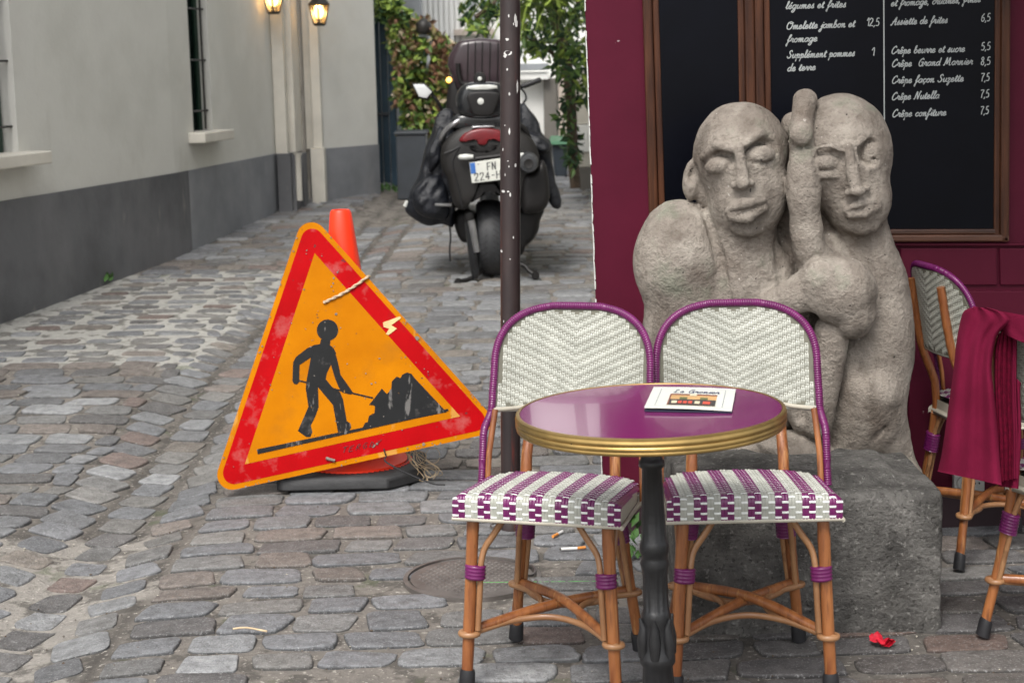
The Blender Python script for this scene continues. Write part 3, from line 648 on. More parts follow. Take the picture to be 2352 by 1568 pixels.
for k in range(80):
    a = P(random.uniform(1200, 1300), random.uniform(-60, 25), random.uniform(13.0, 13.6)); dirx = random.uniform(-1, .8); L = random.uniform(.28, .55)
    pts = []
    for t in np.linspace(0, 1, 6): pts.append(a + Vector((dirx * L * t, -.1 * t, .10 * math.sin(t * 2) - L * .85 * t * t)))
    wd = .032
    for i in range(5):
        w0_, w1_ = wd * math.sin(math.pi * (.12 + .88 * i / 5) ** .6 + .05), wd * math.sin(math.pi * (.12 + .88 * (i + 1) / 5)) if i < 4 else .001
        side = Vector((.35, .2, .9)).cross(pts[i+1] - pts[i]).normalized()
        mb.add([pts[i] - side * abs(w0_), pts[i] + side * abs(w0_), pts[i+1] + side * abs(w1_), pts[i+1] - side * abs(w1_)], [(0, 1, 2, 3)], k % 3 > 0)
obj('frond', mb, [M['leafg'], M['leafy']], pm); mb = MB().tube([P(1268, -40, 13.3), P(1285, -160, 13.5), P(1290, -400, 13.7)], .05, 8); obj('stem', mb, M['bark'], pm)
# ------------------------------------------------------------------ burgundy cafe front
YW = G(1400, 1228).y
cafe = thing('cafe_front', 'burgundy painted cafe front with chipped white corner edge', 'shop front', (1.6, YW, 0))
def wp(x, y, out=0.0): q = P(x, y, YW - out); return q
def slabpx(pts, out0, out1, m, name, parent, bev=0):
    vs = [wp(x, y, out1) for x, y in pts]; vb = [Vector((v.x, YW - out0, v.z)) for v in vs]; n = len(vs)
    mb = MB().add(vs + vb, [tuple(range(n)), tuple(range(n, 2*n))[::-1]] + [(i, (i+1) % n, n+(i+1) % n, n+i) for i in range(n)])
    o = obj(name, mb, m, parent); return bevel(o, bev) if bev else o
slope = (1387 - 1343) / 1225
def ex(y): return 1343 + y * slope + 1.6 * noise.noise(Vector((y / 14, 0, 0))) + (4 if 760 < y * 1.0 < 775 else 0)
ptsL = [(ex(y), y) for y in range(-700, 1232, 22)]
wall = MB(); n = len(ptsL)
fr = [wp(x, y) for x, y in ptsL]; xr = 4.5
vs = fr + [Vector((xr, YW, v.z)) for v in fr] + [Vector((v.x + .16, YW + .5, v.z)) for v in fr] + [Vector((xr, YW + .5, v.z)) for v in fr]
fs = []
for i in range(n - 1):
    fs += [(i, i+1, n+i+1, n+i), (i, 2*n+i, 2*n+i+1, i+1), (2*n+i, 3*n+i, 3*n+i+1, 2*n+i+1)]
fs += [(0, n, 3*n, 2*n), (n-1, 2*n-1, 4*n-1, 3*n-1)]
obj('wall', wall.add(vs, fs), M['burg'], cafe)
mb = MB()
random.seed(3)
for i in range(n - 1):      # flaked white edge strip, uneven in width
    if random.random() < .12: continue
    wa_, wb_ = random.uniform(.8, 2.4), random.uniform(.8, 2.4)
    q = [wp(ptsL[i][0] - .8, ptsL[i][1], .004), wp(ptsL[i][0] + wa_, ptsL[i][1] + random.uniform(0, 6), .004), wp(ptsL[i+1][0] + wb_, ptsL[i+1][1], .004), wp(ptsL[i+1][0] - .8, ptsL[i+1][1], .004)]
    mb.slab(q, (0, .02, 0))
obj('chipped_edge', mb, M['chipwhite'], cafe)
# panelling under the boards
for (x0, x1, y0, y1) in ((2068, 2290, 570, 655), (2296, 2560, 570, 655), (2086, 2560, 668, 1128)):
    slabpx([(x0, y0), (x1, y0), (x1 + 1, y1), (x0 + 2, y1)], .001, .012, M['burg'], 'raised_panel', cafe, .004)
slabpx([(2034, 558), (2700, 558), (2700, 565), (2034, 565)], .001, .02, M['burg'], 'moulding', cafe, .003)
slabpx([(1410, 1132), (2800, 1132), (2800, 1262), (1418, 1262)], .001, .022, M['burgshade'], 'plinth_shade_board', cafe, .004)  # dark strip standing in for the shadow along the wall foot
# grey cement strip at the foot of the corner
slabpx([(1478, 1120), (1489, 1120), (1489, 1240), (1480, 1240)], .024, .035, M['joint'] if False else M['fargrey'], 'cement_fillet', cafe)
# unseen canopy over the terrace, added for the shade it casts
aw = thing('awning', 'burgundy awning added out of view to shade the cafe terrace', 'awning', (2.2, YW - .8, 2.7))
mb = MB().slab([(.75, YW - .02, 3.25), (4.4, YW - .02, 3.25), (4.4, YW - 1.75, 2.75), (.75, YW - 1.75, 2.75)], (0, 0, .03)); obj('canvas', mb, M['burg'], aw)
mb = MB().tube([(.78, YW, 2.72), (.78, YW - 1.7, 2.72)], .02, 8).tube([(4.3, YW, 2.72), (4.3, YW - 1.7, 2.72)], .02, 8); obj('arm', mb, M['iron'], aw)

def frame_piece(pts, m, name, parent):      # stepped moulding: broad flat member + raised lip
    o = slabpx(pts, .014, .030, m, name, parent, .006); return o
bd1 = thing('chalkboard', 'empty narrow blackboard in a brown wooden frame, left of the menu board', 'blackboard', wp(1600, 560))
slabpx([(1508, -260), (1700, -260), (1704, 530), (1518, 530)], .014, .018, M['slate'], 'board_panel', bd1)
for a, b_, c in ((1478, 1497, 1489), (1497, 1512, 1505)):
    pass
def vrail(x0, x1, lean, name, parent, ytop=-280, ybot=556):
    w_ = x1 - x0
    f = lambda x, y: (x + lean * y / 550, y)
    o = slabpx([f(x0, ytop), f(x0 + w_ * .58, ytop), f(x0 + w_ * .58, ybot), f(x0, ybot)], .014, .036, M['wood'], name, parent, .006)
    slabpx([f(x0 + w_ * .60, ytop), f(x1, ytop), f(x1, ybot), f(x0 + w_ * .60, ybot)], .014, .024, M['wood'], 'lip', o, .004)
def vrail2(x0, x1, lean, name, parent, ytop=-280, ybot=556):
    w_ = x1 - x0
    f = lambda x, y: (x + lean * y / 550, y)
    o = slabpx([f(x0 + w_ * .42, ytop), f(x1, ytop), f(x1, ybot), f(x0 + w_ * .42, ybot)], .014, .036, M['wood'], name, parent, .006)
    slabpx([f(x0, ytop), f(x0 + w_ * .40, ytop), f(x0 + w_ * .40, ybot), f(x0, ybot)], .014, .024, M['wood'], 'lip', o, .004)
vrail(1476, 1513, 17, 'frame_rail', bd1); vrail2(1694, 1732, 10, 'frame_rail', bd1)
slabpx([(1500, 529), (1737, 529), (1737, 556), (1495, 556)], .014, .030, M['woodh'], 'frame_rail', bd1, .006)
bd2 = thing('menu_chalkboard', 'large framed blackboard with handwritten white menu above the sculpture', 'blackboard', wp(2030, 560))
slabpx([(1762, -260), (2296, -260), (2294, 530), (1772, 530)], .014, .018, M['slate'], 'board_panel', bd2)
vrail(1733, 1768, 9, 'frame_rail', bd2); vrail2(2286, 2322, -3, 'frame_rail', bd2)
slabpx([(1745, 541), (2319, 539), (2319, 555), (1745, 557)], .014, .036, M['woodh'], 'frame_rail', bd2, .005)
slabpx([(1745, 528), (2290, 526), (2290, 538), (1745, 540)], .014, .024, M['woodh'], 'lip', bd2, .004)
slabpx([(2027.6, -200), (2030.4, -200), (2033.6, 515), (2031, 515)], .0185, .0195, M['chalk'], 'ruled_line', bd2)

# handwriting: a stroke alphabet, x-height 1
GL = {
 'L': (1.3, [[(.9,1.6),(.7,2),(.45,1.6),(.35,.5),(.1,.05),(.6,.1),(1.2,.0)]]),
 'a': (1.0, [[(.85,.85),(.5,1),(.15,.7),(.1,.25),(.4,0),(.75,.35),(.9,.95),(.82,.3),(1.0,.02)]]),
 'b': (.95, [[(.1,.5),(.45,1.5),(.5,1.95),(.3,1.7),(.15,.4),(.35,0),(.75,.2),(.8,.7),(.5,.95),(.3,.7)]]),
 'c': (.8, [[(.75,.8),(.5,1),(.15,.65),(.15,.2),(.45,0),(.8,.25)]]),
 'd': (1.05, [[(.8,.85),(.5,1),(.12,.65),(.12,.2),(.4,0),(.75,.4),(1.0,2.0),(.85,.3),(1.05,.02)]]),
 'e': (.85, [[(.1,.4),(.55,.55),(.65,.85),(.4,1),(.12,.6),(.15,.15),(.45,0),(.85,.3)]]),
 'f': (.7, [[(.1,.5),(.6,1.4),(.75,1.9),(.55,1.95),(.35,1.2),(.15,-.7),(.05,-.95),(.0,-.6),(.35,.1),(.7,.45)]]),
 'g': (1.0, [[(.85,.85),(.5,1),(.15,.7),(.1,.25),(.4,.05),(.75,.4),(.9,.95),(.7,-.5),(.4,-.95),(.1,-.75),(.5,-.2),(1.0,.2)]]),
 'i': (.5, [[(.1,.3),(.4,.98),(.3,.2),(.55,.05)], [(.48,1.4),(.52,1.5)]]),
 'j': (.5, [[(.1,.3),(.45,.98),(.25,-.6),(-.05,-.95),(-.25,-.7),(.2,-.1),(.5,.15)], [(.52,1.4),(.56,1.5)]]),
 'l': (.55, [[(.05,.3),(.5,1.4),(.55,1.95),(.35,1.8),(.2,.3),(.35,0),(.6,.2)]]),
 'm': (1.4, [[(.05,.6),(.25,.98),(.15,.0),(.4,.8),(.6,.95),(.6,.0),(.85,.8),(1.05,.95),(1.05,.15),(1.25,0),(1.45,.2)]]),
 'n': (1.0, [[(.05,.6),(.25,.98),(.15,.0),(.45,.8),(.68,.95),(.65,.15),(.82,0),(1.0,.2)]]),
 'o': (.9, [[(.5,1),(.15,.75),(.12,.25),(.4,0),(.72,.25),(.75,.75),(.5,1),(.6,.8),(.95,.85)]]),
 'p': (.95, [[(.05,.6),(.3,1.0),(.1,-.9),(.28,.3),(.5,.95),(.78,.75),(.7,.2),(.4,.02),(.95,.12)]]),
 'r': (.75, [[(.05,.35),(.25,1.1),(.35,.9),(.6,.9),(.5,.25),(.65,.02),(.8,.2)]]),
 's': (.7, [[(.05,.2),(.45,1.1),(.5,.7),(.55,.2),(.3,0),(.1,.15)], [(.3,.02),(.7,.2)]]),
 't': (.6, [[(.05,.3),(.45,1.6),(.25,.25),(.4,.0),(.65,.2)], [(.15,1.15),(.65,1.2)]]),
 'u': (1.0, [[(.05,.5),(.25,.98),(.15,.25),(.35,0),(.7,.4),(.85,.98),(.75,.2),(1.0,.05)]]),
 'z': (.8, [[(.1,.8),(.35,1),(.65,.85),(.2,.05),(.5,-.2),(.3,-.85),(.15,-.6),(.8,.15)]]),
 ',': (.4, [[(.2,.12),(.22,0),(.08,-.3)]]),
 'O': (1.6, [[(.9,2),(.4,1.7),(.15,.9),(.35,.15),(.9,0),(1.35,.6),(1.4,1.5),(.95,2),(.65,1.7),(1.0,1.5),(1.6,1.7)]]),
 'A': (1.5, [[(.0,.15),(.2,0),(1.15,2.0),(1.1,.9),(1.15,0),(1.4,.1)], [(.4,.85),(1.35,.85)]]),
 'C': (1.3, [[(1.15,1.6),(1.0,2),(.5,1.6),(.2,.8),(.35,.1),(.8,0),(1.25,.5)]]),
 'G': (1.4, [[(1.2,1.6),(1.0,2),(.45,1.55),(.2,.75),(.4,.05),(.85,.05),(1.15,.9),(.75,.95),(1.2,.95),(1.05,0),(1.35,.1)]]),
 'M': (1.9, [[(.0,.1),(.25,.1),(.65,2),(.8,.3),(1.4,2),(1.45,.2),(1.75,.0)]]),
 'N': (1.5, [[(.0,.1),(.2,.1),(.6,2),(.95,.0),(1.35,2.0),(1.55,1.85)]]),
 'S': (1.2, [[(1.1,1.6),(.9,2),(.5,1.7),(.6,1.2),(.95,.7),(.75,.1),(.3,0),(.05,.4)]]),
 '1': (.6, [[(.1,1.3),(.5,1.9),(.5,0)]]),
 '2': (1.0, [[(.1,1.5),(.4,1.9),(.8,1.6),(.7,1.0),(.1,.05),(.45,.1),(.9,.02)]]),
 '5': (.95, [[(.8,1.9),(.35,1.85),(.2,1.1),(.55,1.15),(.85,.7),(.65,.1),(.1,.1)]]),
 '6': (.95, [[(.75,1.9),(.3,1.3),(.12,.5),(.4,0),(.8,.3),(.75,.85),(.4,1),(.15,.7)]]),
 '7': (.95, [[(.1,1.85),(.5,1.9),(.9,1.8),(.5,.9),(.4,0)]]),
 '8': (.95, [[(.75,1.6),(.5,1.95),(.2,1.6),(.45,1.1),(.8,.6),(.6,.05),(.2,.2),(.2,.7),(.6,1.15),(.75,1.6)]]),
 "'": (0, []),
}
ACC = {'é': ('e', [[(.45,1.35),(.75,1.65)]]), 'ê': ('e', [[(.25,1.35),(.5,1.7),(.7,1.35)]]), 'ç': ('c', [[(.45,0),(.5,-.25),(.3,-.45)]])}
def write_line(mb, text, x0, x1, y0, y1, xh, place, th, slant=.30):
    adv = 0; seq = []
    for ch in text:
        if ch == ' ': adv += .75; continue
        g = GL.get(ch) or (GL[ACC[ch][0]][0], GL[ACC[ch][0]][1] + ACC[ch][1])
        seq.append((adv, g[1])); adv += g[0] + .08
    k = (x1 - x0) / adv
    for a, strokes in seq:
        for st in strokes:
            pts = cr([(p[0], p[1], 0) for p in st], 4) if len(st) > 2 else [Vector((*p, 0)) for p in st]
            q = []
            for p in pts:
                xx = x0 + (a + p.x) * k + slant * p.y * xh * .8; yy = y0 + (y1 - y0) * (a + p.x) / adv - p.y * xh
                q.append(Vector((xx, yy, 0)))
            for i in range(len(q) - 1):
                d = q[i+1] - q[i]
                if d.length < 1e-6: continue
                nn = Vector((-d.y, d.x, 0)).normalized() * th / 2; e = d.normalized() * th * .22
                c = [q[i] - e + nn, q[i+1] + e + nn, q[i+1] + e - nn, q[i] - e - nn]
                mb.add([place(p.x, p.y, (i % 2) * .0002) for p in c], [(0, 1, 2, 3)])
LINES = [('légumes et frites', 1804, 1943, 21, 17), ('Omelette jambon et', 1805, 1963, 68, 62), ('fromage', 1807, 1877, 98, 95), ('Supplément pommes', 1807, 1963, 134, 129), ('de terre', 1808, 1873, 164, 161),
 ('et fromage, crudités, frites', 2046, 2252, 15, 5), ('Assiette de frites', 2046, 2176, 58, 53), ('Crêpe beurre et sucre', 2046, 2216, 124, 119), ('Crêpe  Grand Marnier', 2047, 2234, 154, 148),
 ('Crêpe façon Suzette', 2047, 2213, 192, 187), ('Crêpe Nutella', 2047, 2157, 230, 226), ('Crêpe confiture', 2048, 2173, 269, 265)]
PR = [('12,5', 1990, 2020, 60, 60), ('1', 2001, 2009, 128, 128), ('6,5', 2253, 2275, 50, 49), ('5,5', 2253, 2275, 116, 115), ('8,5', 2252, 2275, 150, 149), ('7,5', 2252, 2273, 187, 186), ('7,5', 2251, 2272, 225, 224), ('7,5', 2251, 2271, 263, 262)]
for t, x0, x1, y0, y1 in LINES:
    mb = MB(); write_line(mb, t, x0, x1, y0, y1, 8.6, lambda x, y, e: wp(x, y, .0192 + e), 2.4); obj('menu_lettering', mb, M['chalk'], bd2)
for t, x0, x1, y0, y1 in PR:
    mb = MB(); write_line(mb, t, x0, x1, y0, y1, 9.3, lambda x, y, e: wp(x, y, .0192 + e), 2.2, .12); obj('price_lettering', mb, M['chalk'], bd2)
# wall socket
sk = thing('wall_socket', 'grey double power socket low on the burgundy wall under the red blanket', 'socket', wp(2240, 1112))
slabpx([(2192, 1088), (2262, 1088), (2262, 1128), (2192, 1128)], .014, .042, M['socket'], 'cover_plate', sk, .004)
for xx in (2214, 2243):
    c = wp(xx, 1108, .046); mb = MB().lathe([(.022, -.006), (.022, .002), (.018, .004)], c, 20, axis='Y'); o_ = obj('outlet', mb, M['socket'], sk, smooth=True, sharp=30)
    mb = MB()
    for dx in (-.007, .007): mb.lathe([(.0028, -.0105), (.0028, -.006)], (c.x + dx, c.y, c.z), 8, axis='Y')
    obj('pin_hole', mb, M['rubber'], o_)

# ------------------------------------------------------------------ pole
pg = ground(1173, 1218)
xt = P(1171.5, 0, pg.y)
pp = thing('street_pole', 'dark brown chipped steel pole standing in the setts between the motorcycle and the wall', 'pole', (pg.x, pg.y, 0))
lean = (xt.x - pg.x) / (xt.z - pg.z); rp = .5 * 46 / pxm(pg.y, 1)
mb = MB(); zs = list(np.arange(-.1, 4.2, .1)); mb.tube([(pg.x + lean * z, pg.y, z) for z in zs], rp, 28)
mb2 = MB().lathe([(rp + .003, -.02), (rp + .003, .02), (rp, .028)], (pg.x, pg.y, .01), 28)
obj('shaft', mb, M['pole'], pp, smooth=True); obj('foot_collar', mb2, M['pole'], pp, smooth=True)
random.seed(12); mb = MB()     # flaked paint with its own shapes, as in the photograph
def flake(x, y, a, b_, sd_):
    n_ = 11; vs = []
    for j in range(n_):
        q = 2 * math.pi * j / n_; r_ = 1 + .5 * noise.noise(Vector((math.cos(q) * 2 + sd_, math.sin(q) * 2, 0)))
        px, py = x + a * r_ * math.cos(q), y + b_ * r_ * math.sin(q)
        p = P(px, py, pg.y - rp); cx = pg.x + lean * p.z; dx = max(-.97, min(.97, (p.x - cx) / (rp * 1.012))); th_ = math.asin(dx)
        vs.append((cx + math.sin(th_) * (rp + .0007), pg.y - math.cos(th_) * (rp + .0007), p.z))
    mb.add(vs, [tuple(range(n_))])
for x, y, a, b_ in ((1167, 122, 9, 6), (1160, 128, 4, 5), (1184, 45, 3, 12), (1186, 55, 3, 8), (1165, 91, 4, 3), (1188, 200, 2, 14), (1170, 216, 2, 4), (1156, 440, 4, 3), (1167, 440, 3, 2), (1170, 302, 2, 8), (1184, 380, 2, 4), (1152, 578, 2, 3), (1172, 447, 2, 5), (1165, 160, 2, 3)): flake(x, y, a, b_, x + y)
for i in range(12): flake(random.uniform(1155, 1190), random.uniform(10, 900), random.uniform(.8, 1.8), random.uniform(1, 4), i)
obj('paint_chip', mb, M['chipwhite'], pp)

# ------------------------------------------------------------------ traffic cone
cg = ground(815, 1094); YC = cg.y
cone = thing('traffic_cone', 'fluorescent orange cone on a black rubber pad behind the road works sign', 'traffic cone', cg)
ct = P(782, 482, YC); ax = Vector((ct.x - cg.x, 0, ct.z - cg.z)); H = ax.length
s6 = pxm(YC, .02)
hw = 160 / s6; ph = .05
mb = MB(); o8 = []
ch = .12
for (x, y) in ((-1, -1), (1, -1), (1, 1), (-1, 1)):
    pass
oct_ = [(-hw + .02, -hw), (hw - ch, -hw), (hw, -hw + ch), (hw, hw - ch), (hw - ch, hw), (-hw + ch, hw), (-hw, hw - ch), (-hw, -hw + .02)]
vs = []; prof = [(1, 0), (1.0, ph * .72), (.965, ph * .95), (.93, ph)]
for s_, z in prof: vs += [(cg.x + x * s_, cg.y + y * s_ * .95, cg.z + z) for x, y in oct_]
fs = [tuple(range(8))[::-1], tuple(range(24, 32))] + [(i*8+j, i*8+(j+1) % 8, (i+1)*8+(j+1) % 8, (i+1)*8+j) for i in range(3) for j in range(8)]
bevel(obj('rubber_pad', mb.add(vs, fs), M['padrub'], cone, smooth=True, sharp=40), .006)
mb = MB(); rt = 21 / pxm(YC, 1.0)
prof = [(.205, ph + .001), (.205, ph + .008), (.19, ph + .014), (.165, ph + .03), (.15, ph + .05)]
def conept(r_, z): return [(cg.x + ax.x / H * z + r_ * math.cos(2*math.pi*j/48), cg.y + r_ * math.sin(2*math.pi*j/48), cg.z + z) for j in range(48)]
zz = [(r_, z) for r_, z in prof] + [(.15 + (rt + .006 - .15) * t, ph + .05 + (H - ph - .05 - .012) * t) for t in np.linspace(.05, 1, 12)] + [(rt, H), (rt - .008, H), (rt - .008, H - .1)]
vs = [];
for r_, z in zz: vs += conept(r_, z)
fs = [(i*48+j, i*48+(j+1) % 48, (i+1)*48+(j+1) % 48, (i+1)*48+j) for i in range(len(zz)-1) for j in range(48)]
obj('cone_body', mb.add(vs, fs), M['orange'], cone, smooth=True, sharp=45)
mb = MB()
for j in range(64):
    a = 2 * math.pi * j / 64; c, s_ = math.cos(a), math.sin(a); x, y = cg.x + .217 * c, cg.y + .217 * s_ * .93
    mb.box((x - .006, y - .004, cg.z + ph + .0005), (x + .006, y + .004, cg.z + ph + .004))
obj('rim_tooth', mb, M['orange'], cone)

# ------------------------------------------------------------------ road works sign
sg = thing('road_works_sign', 'battered triangular red and amber road works sign leaning on the orange cone', 'road sign', (cg.x - .05, YC - .2, 0))
s0 = P(700, 1080, YC - .262); s1 = P(725, 540, YC - .075)
ex_ = Vector((1, .02, 0)).normalized(); up_ = (s1 - s0); up_ = (up_ - ex_ * up_.dot(ex_)).normalized(); SN = ex_.cross(up_).normalized()
if SN.y > 0: SN = -SN
def Z4(x, y): return (459.3 + x * .43942, 459.3 + y * .43942)
def sp(x, y, h): q = PL(x, y, s0, SN); return q + SN * h
def inset(lines, d):
    out = []
    for i in range(3):
        (p, q), (r_, s_) = lines[i-1], lines[i]
        def off(a, b_):
            a, b_ = Vector(a), Vector(b_); t = (b_ - a).normalized(); nn = Vector((-t.y, t.x)); return a + nn * d, b_ + nn * d
        a, b_ = off(p, q); c, e = off(r_, s_); r1 = b_ - a; r2 = e - c; den = r1.x * r2.y - r1.y * r2.x
        t = ((c - a).x * r2.y - (c - a).y * r2.x) / den; out.append(a + r1 * t)
    return out
LN = [((488, 235), (114, 1350)), ((250, 1497), (1430, 1238)), ((1470, 1066), (672, 176))]   # left, bottom, right
def fillet(tri, rad, n=9):
    out = []
    for i in range(3):
        a, b_, c = tri[i-1], tri[i], tri[(i+1) % 3]; u = (a - b_).normalized(); v = (c - b_).normalized(); ang = math.acos(u.dot(v))
        t = rad / math.tan(ang / 2); ctr = b_ + (u + v).normalized() * (rad / math.sin(ang / 2)); p0_ = b_ + u * t - ctr; p1_ = b_ + v * t - ctr
        a0 = math.atan2(p0_.y, p0_.x); a1 = math.atan2(p1_.y, p1_.x); da = (a1 - a0 + math.pi) % (2 * math.pi) - math.pi
        out += [ctr + Vector((math.cos(a0 + da * k / n), math.sin(a0 + da * k / n))) * rad for k in range(n + 1)]
    return out
T0 = inset(LN, 0); cc_ = (T0[0] + T0[1] + T0[2]) / 3; sgn = 1
if (inset(LN, 10)[0] - cc_).length > (T0[0] - cc_).length: sgn = -1
def flatpoly(pts, h, m, name, th=.0004, parent=sg, z4=True):
    q = [sp(*(Z4(*p[:2]) if z4 else p[:2]), h) for p in pts]; mb = MB(); mb.slab(q, -SN * th)
    return obj(name, mb, m, parent)
out0 = fillet(T0, 78)
mb = MB(); mb.slab([sp(*Z4(p.x, p.y), 0) for p in out0], -SN * .0035); bevel(obj('backing_plate', mb, M['signback'], sg), .001)
flatpoly(out0, .0012, M['amber'], 'amber_face', .0010)
flatpoly(fillet(inset(LN, 27 * sgn), 58), .0020, M['signred'], 'red_border', .0007)
inner = [Vector(v) for v in ((600, 278), (1360, 1130), (235, 1380))]
flatpoly(inner, .0028, M['amber'], 'amber_field', .0007)
bk = M['signblack']
C = lambda cx, cy, r_, n_=28: [(cx + r_ * math.cos(2*math.pi*i/n_), cy + r_ * math.sin(2*math.pi*i/n_)) for i in range(n_)]
wk = flatpoly([(632,728),(684,728),(680,758),(700,775),(712,800),(690,850),(664,905),(658,936),(690,975),(732,1002),(748,1040),(768,1155),(786,1165),(791,1190),(780,1203),(722,1213),(712,1160),(695,1070),(618,978),(621,1082),(604,1130),(580,1178),(588,1212),(578,1238),(556,1238),(512,1206),(543,1135),(567,1080),(553,985),(557,945),(580,822),(572,770),(600,757),(628,752)], .0034, bk, 'worker_pictogram', .0005)
flatpoly(C(667, 680, 56), .0039, bk, 'worker_head', .0004, wk)
flatpoly([(600,756),(560,775),(500,822),(487,850),(484,945),(492,960),(508,963),(519,950),(521,862),(584,820)], .0043, bk, 'worker_arm', .0004, wk)
flatpoly([(690,765),(706,790),(722,850),(736,915),(765,955),(800,1005),(790,1016),(745,1006),(724,975),(704,925),(682,850)], .0043, bk, 'worker_arm', .0004, wk)
flatpoly([(512,938),(905,1030),(903,1038),(510,946)], .0047, bk, 'shovel_handle', .0003, wk)
flatpoly([(951,985),(985,1022),(960,1075),(884,1070),(908,1040)], .0047, bk, 'shovel_blade', .0003, wk)
flatpoly([(298,1302),(860,1186),(1296,1090),(1300,1101),(303,1327)], .0051, bk, 'ground_bar', .0003, wk)
flatpoly([(845,1200),(862,1165),(878,1158),(883,1128),(900,1118),(912,1112),(915,1078),(905,1072),(930,1040),(960,1030),(985,1005),(1000,985),(1003,948),(1028,922),(1048,930),(1058,912),(1082,901),(1106,908),(1122,930),(1290,1108)], .0039, bk, 'rubble_pile', .0005, wk)
# wear: dribbles, tape, chips, marker scrawl, cord
for (pts) in ([(957,640),(1045,608),(1052,616),(1000,655),(1030,672),(985,706),(972,700),(990,672),(960,664)],): flatpoly(pts, .0046, M['tape'], 'torn_tape', .0008)
mb = MB(); random.seed(8)
def chipat(x, y, a):
    n_ = 9; vs = []
    for j in range(n_):
        q = 2*math.pi*j/n_; r_ = a * (1 + .6 * noise.noise(Vector((math.cos(q)*2 + x, math.sin(q)*2, y))))
        vs.append(sp(*Z4(x + r_ * math.cos(q), y + r_ * math.sin(q)), .0058))
    mb.add(vs, [tuple(range(n_))])
for i in range(46):
    t = random.random(); k = random.randrange(3); a_, b_ = T0[k-1], T0[k]; p = a_ + (b_ - a_) * (.07 + .86 * t); p = p + (cc_ - p).normalized() * random.uniform(2, 20); chipat(p.x, p.y, random.uniform(1.5, 5))
for i in range(55): u, v = sorted((random.random(), random.random())); p = T0[0]*u + T0[1]*(v-u) + T0[2]*(1-v); p = p + (cc_ - p) * .16; chipat(p.x, p.y, random.uniform(1.2, 3.6))
for x, y, a in ((700, 408, 5), (697, 436, 4), (688, 452, 4), (712, 596, 7), (1135, 722, 11), (1170, 1275, 9), (897, 960, 5), (545, 468, 4), (720, 378, 5), (938, 828, 4), (912, 1282, 6), (925, 1272, 6), (905, 1290, 4)): chipat(x, y, a)
obj('scratch', mb, M['chip'], sg)
TX = {'T': [[(0,1),(1,1.1)], [(.5,1.05),(.35,0)]], 'E': [[(.8,1),(.1,.9),(0,0),(.75,.0)], [(.05,.5),(.6,.55)]], 'R': [[(.1,0),(.2,1),(.7,.95),(.65,.6),(.2,.5),(.8,0)]], 'G': [[(.8,.9),(.4,1),(.05,.5),(.3,0),(.75,.1),(.7,.5),(.45,.45)]], 'D': [[(.1,0),(.25,1),(.8,.6),(.6,.1),(.1,0)]], 'Y': [[(.1,1),(.4,.55),(.9,1)], [(.4,.55),(.3,0)]]}
mb = MB(); bx, by = 742, 1322; dx, dy = 35.5, -7.6
for ch in 'TERGDY':
    for st in TX[ch]:
        q = [Vector((bx + p[0]*27 + p[1]*7, by - p[1]*28 + dy * p[0], 0)) for p in st]
        for i in range(len(q)-1):
            d = q[i+1]-q[i]; nn = Vector((-d.y, d.x, 0)).normalized() * 1.3
            mb.add([sp(*Z4(p.x, p.y), .0056 + (i % 2) * .0002) for p in (q[i]+nn, q[i+1]+nn, q[i+1]-nn, q[i]-nn)], [(0,1,2,3)])
    bx += dx; by += dy
obj('marker_lettering', mb, M['ink'], sg)
mb = MB()
a, b_ = Vector(Z4(652, 534)), Vector(Z4(880, 400)); path = []
for t in np.linspace(0, 1, 24): q = a.lerp(b_, t); path.append((q.x, q.y + 5 * math.sin(t * math.pi)))
for ph_ in (0, math.pi):
    mb.tube([sp(x, y + 1.8 * math.sin(i * .9 + ph_), .009 + .003 * math.cos(i * .9 + ph_)) for i, (x, y) in enumerate(path)], .0034, 6)
mb.tube([sp(*path[0], .004), sp(*path[0], .012)], .006, 6); mb.tube([sp(*path[-1], .009), sp(path[-1][0] + 3, path[-1][1] - 1, -.004), sp(path[-1][0] - 4, path[-1][1] + 8, -.02)], .005, 6)
obj('tie_cord', mb, M['twine'], sg, smooth=True)
mb = MB().tube([sp(*Z4(660, 1348), .008), sp(*Z4(706, 1362), .008)], .006, 8); obj('bolt', mb, M['chip'], sg, smooth=True)
mb = MB().tube(cr([sp(*Z4(962, 1300), .006), sp(*Z4(968, 1322), .010), sp(*Z4(974, 1337), .006), cg + Vector((.15, -.26, .10)), cg + Vector((.30, -.30, .035)), cg + Vector((.36, -.32, .03))]), .0028, 6); obj('cable_tie', mb, M['rubber'], sg, smooth=True)
tw = thing('straw_tangle', 'frayed tangle of pale straw twine hanging by the right corner of the cone pad', 'twine', ground(985, 1108))
random.seed(21); mb = MB(); o = ground(985, 1108)
top = P(945, 1030, YC - .2)
for i in range(9):
    a = top + Vector((random.uniform(-.03, .02), 0, random.uniform(-.01, .02))); e = o + Vector((random.uniform(-.06, .04), random.uniform(-.04, .04), .004))
    m1 = a.lerp(e, .4) + Vector((random.uniform(-.03, .03), random.uniform(-.03, .02), random.uniform(-.02, .01))); m2 = a.lerp(e, .75) + Vector((random.uniform(0, .05), random.uniform(-.03, .03), random.uniform(-.02, .01)))
    mb.tube(cr([a, m1, m2, e]), .0013, 5)
for i in range(5):
    c = o + Vector((random.uniform(-.05, .02), random.uniform(-.03, .03), random.uniform(.02, .10))); r_ = random.uniform(.015, .04)
    mb.tube([c + Vector((r_*math.cos(t), r_*.6*math.sin(t), r_*math.sin(t))) for t in np.linspace(0, 6, 14)], .0013, 5)
obj('strand', mb, M['straw'], tw, smooth=True)

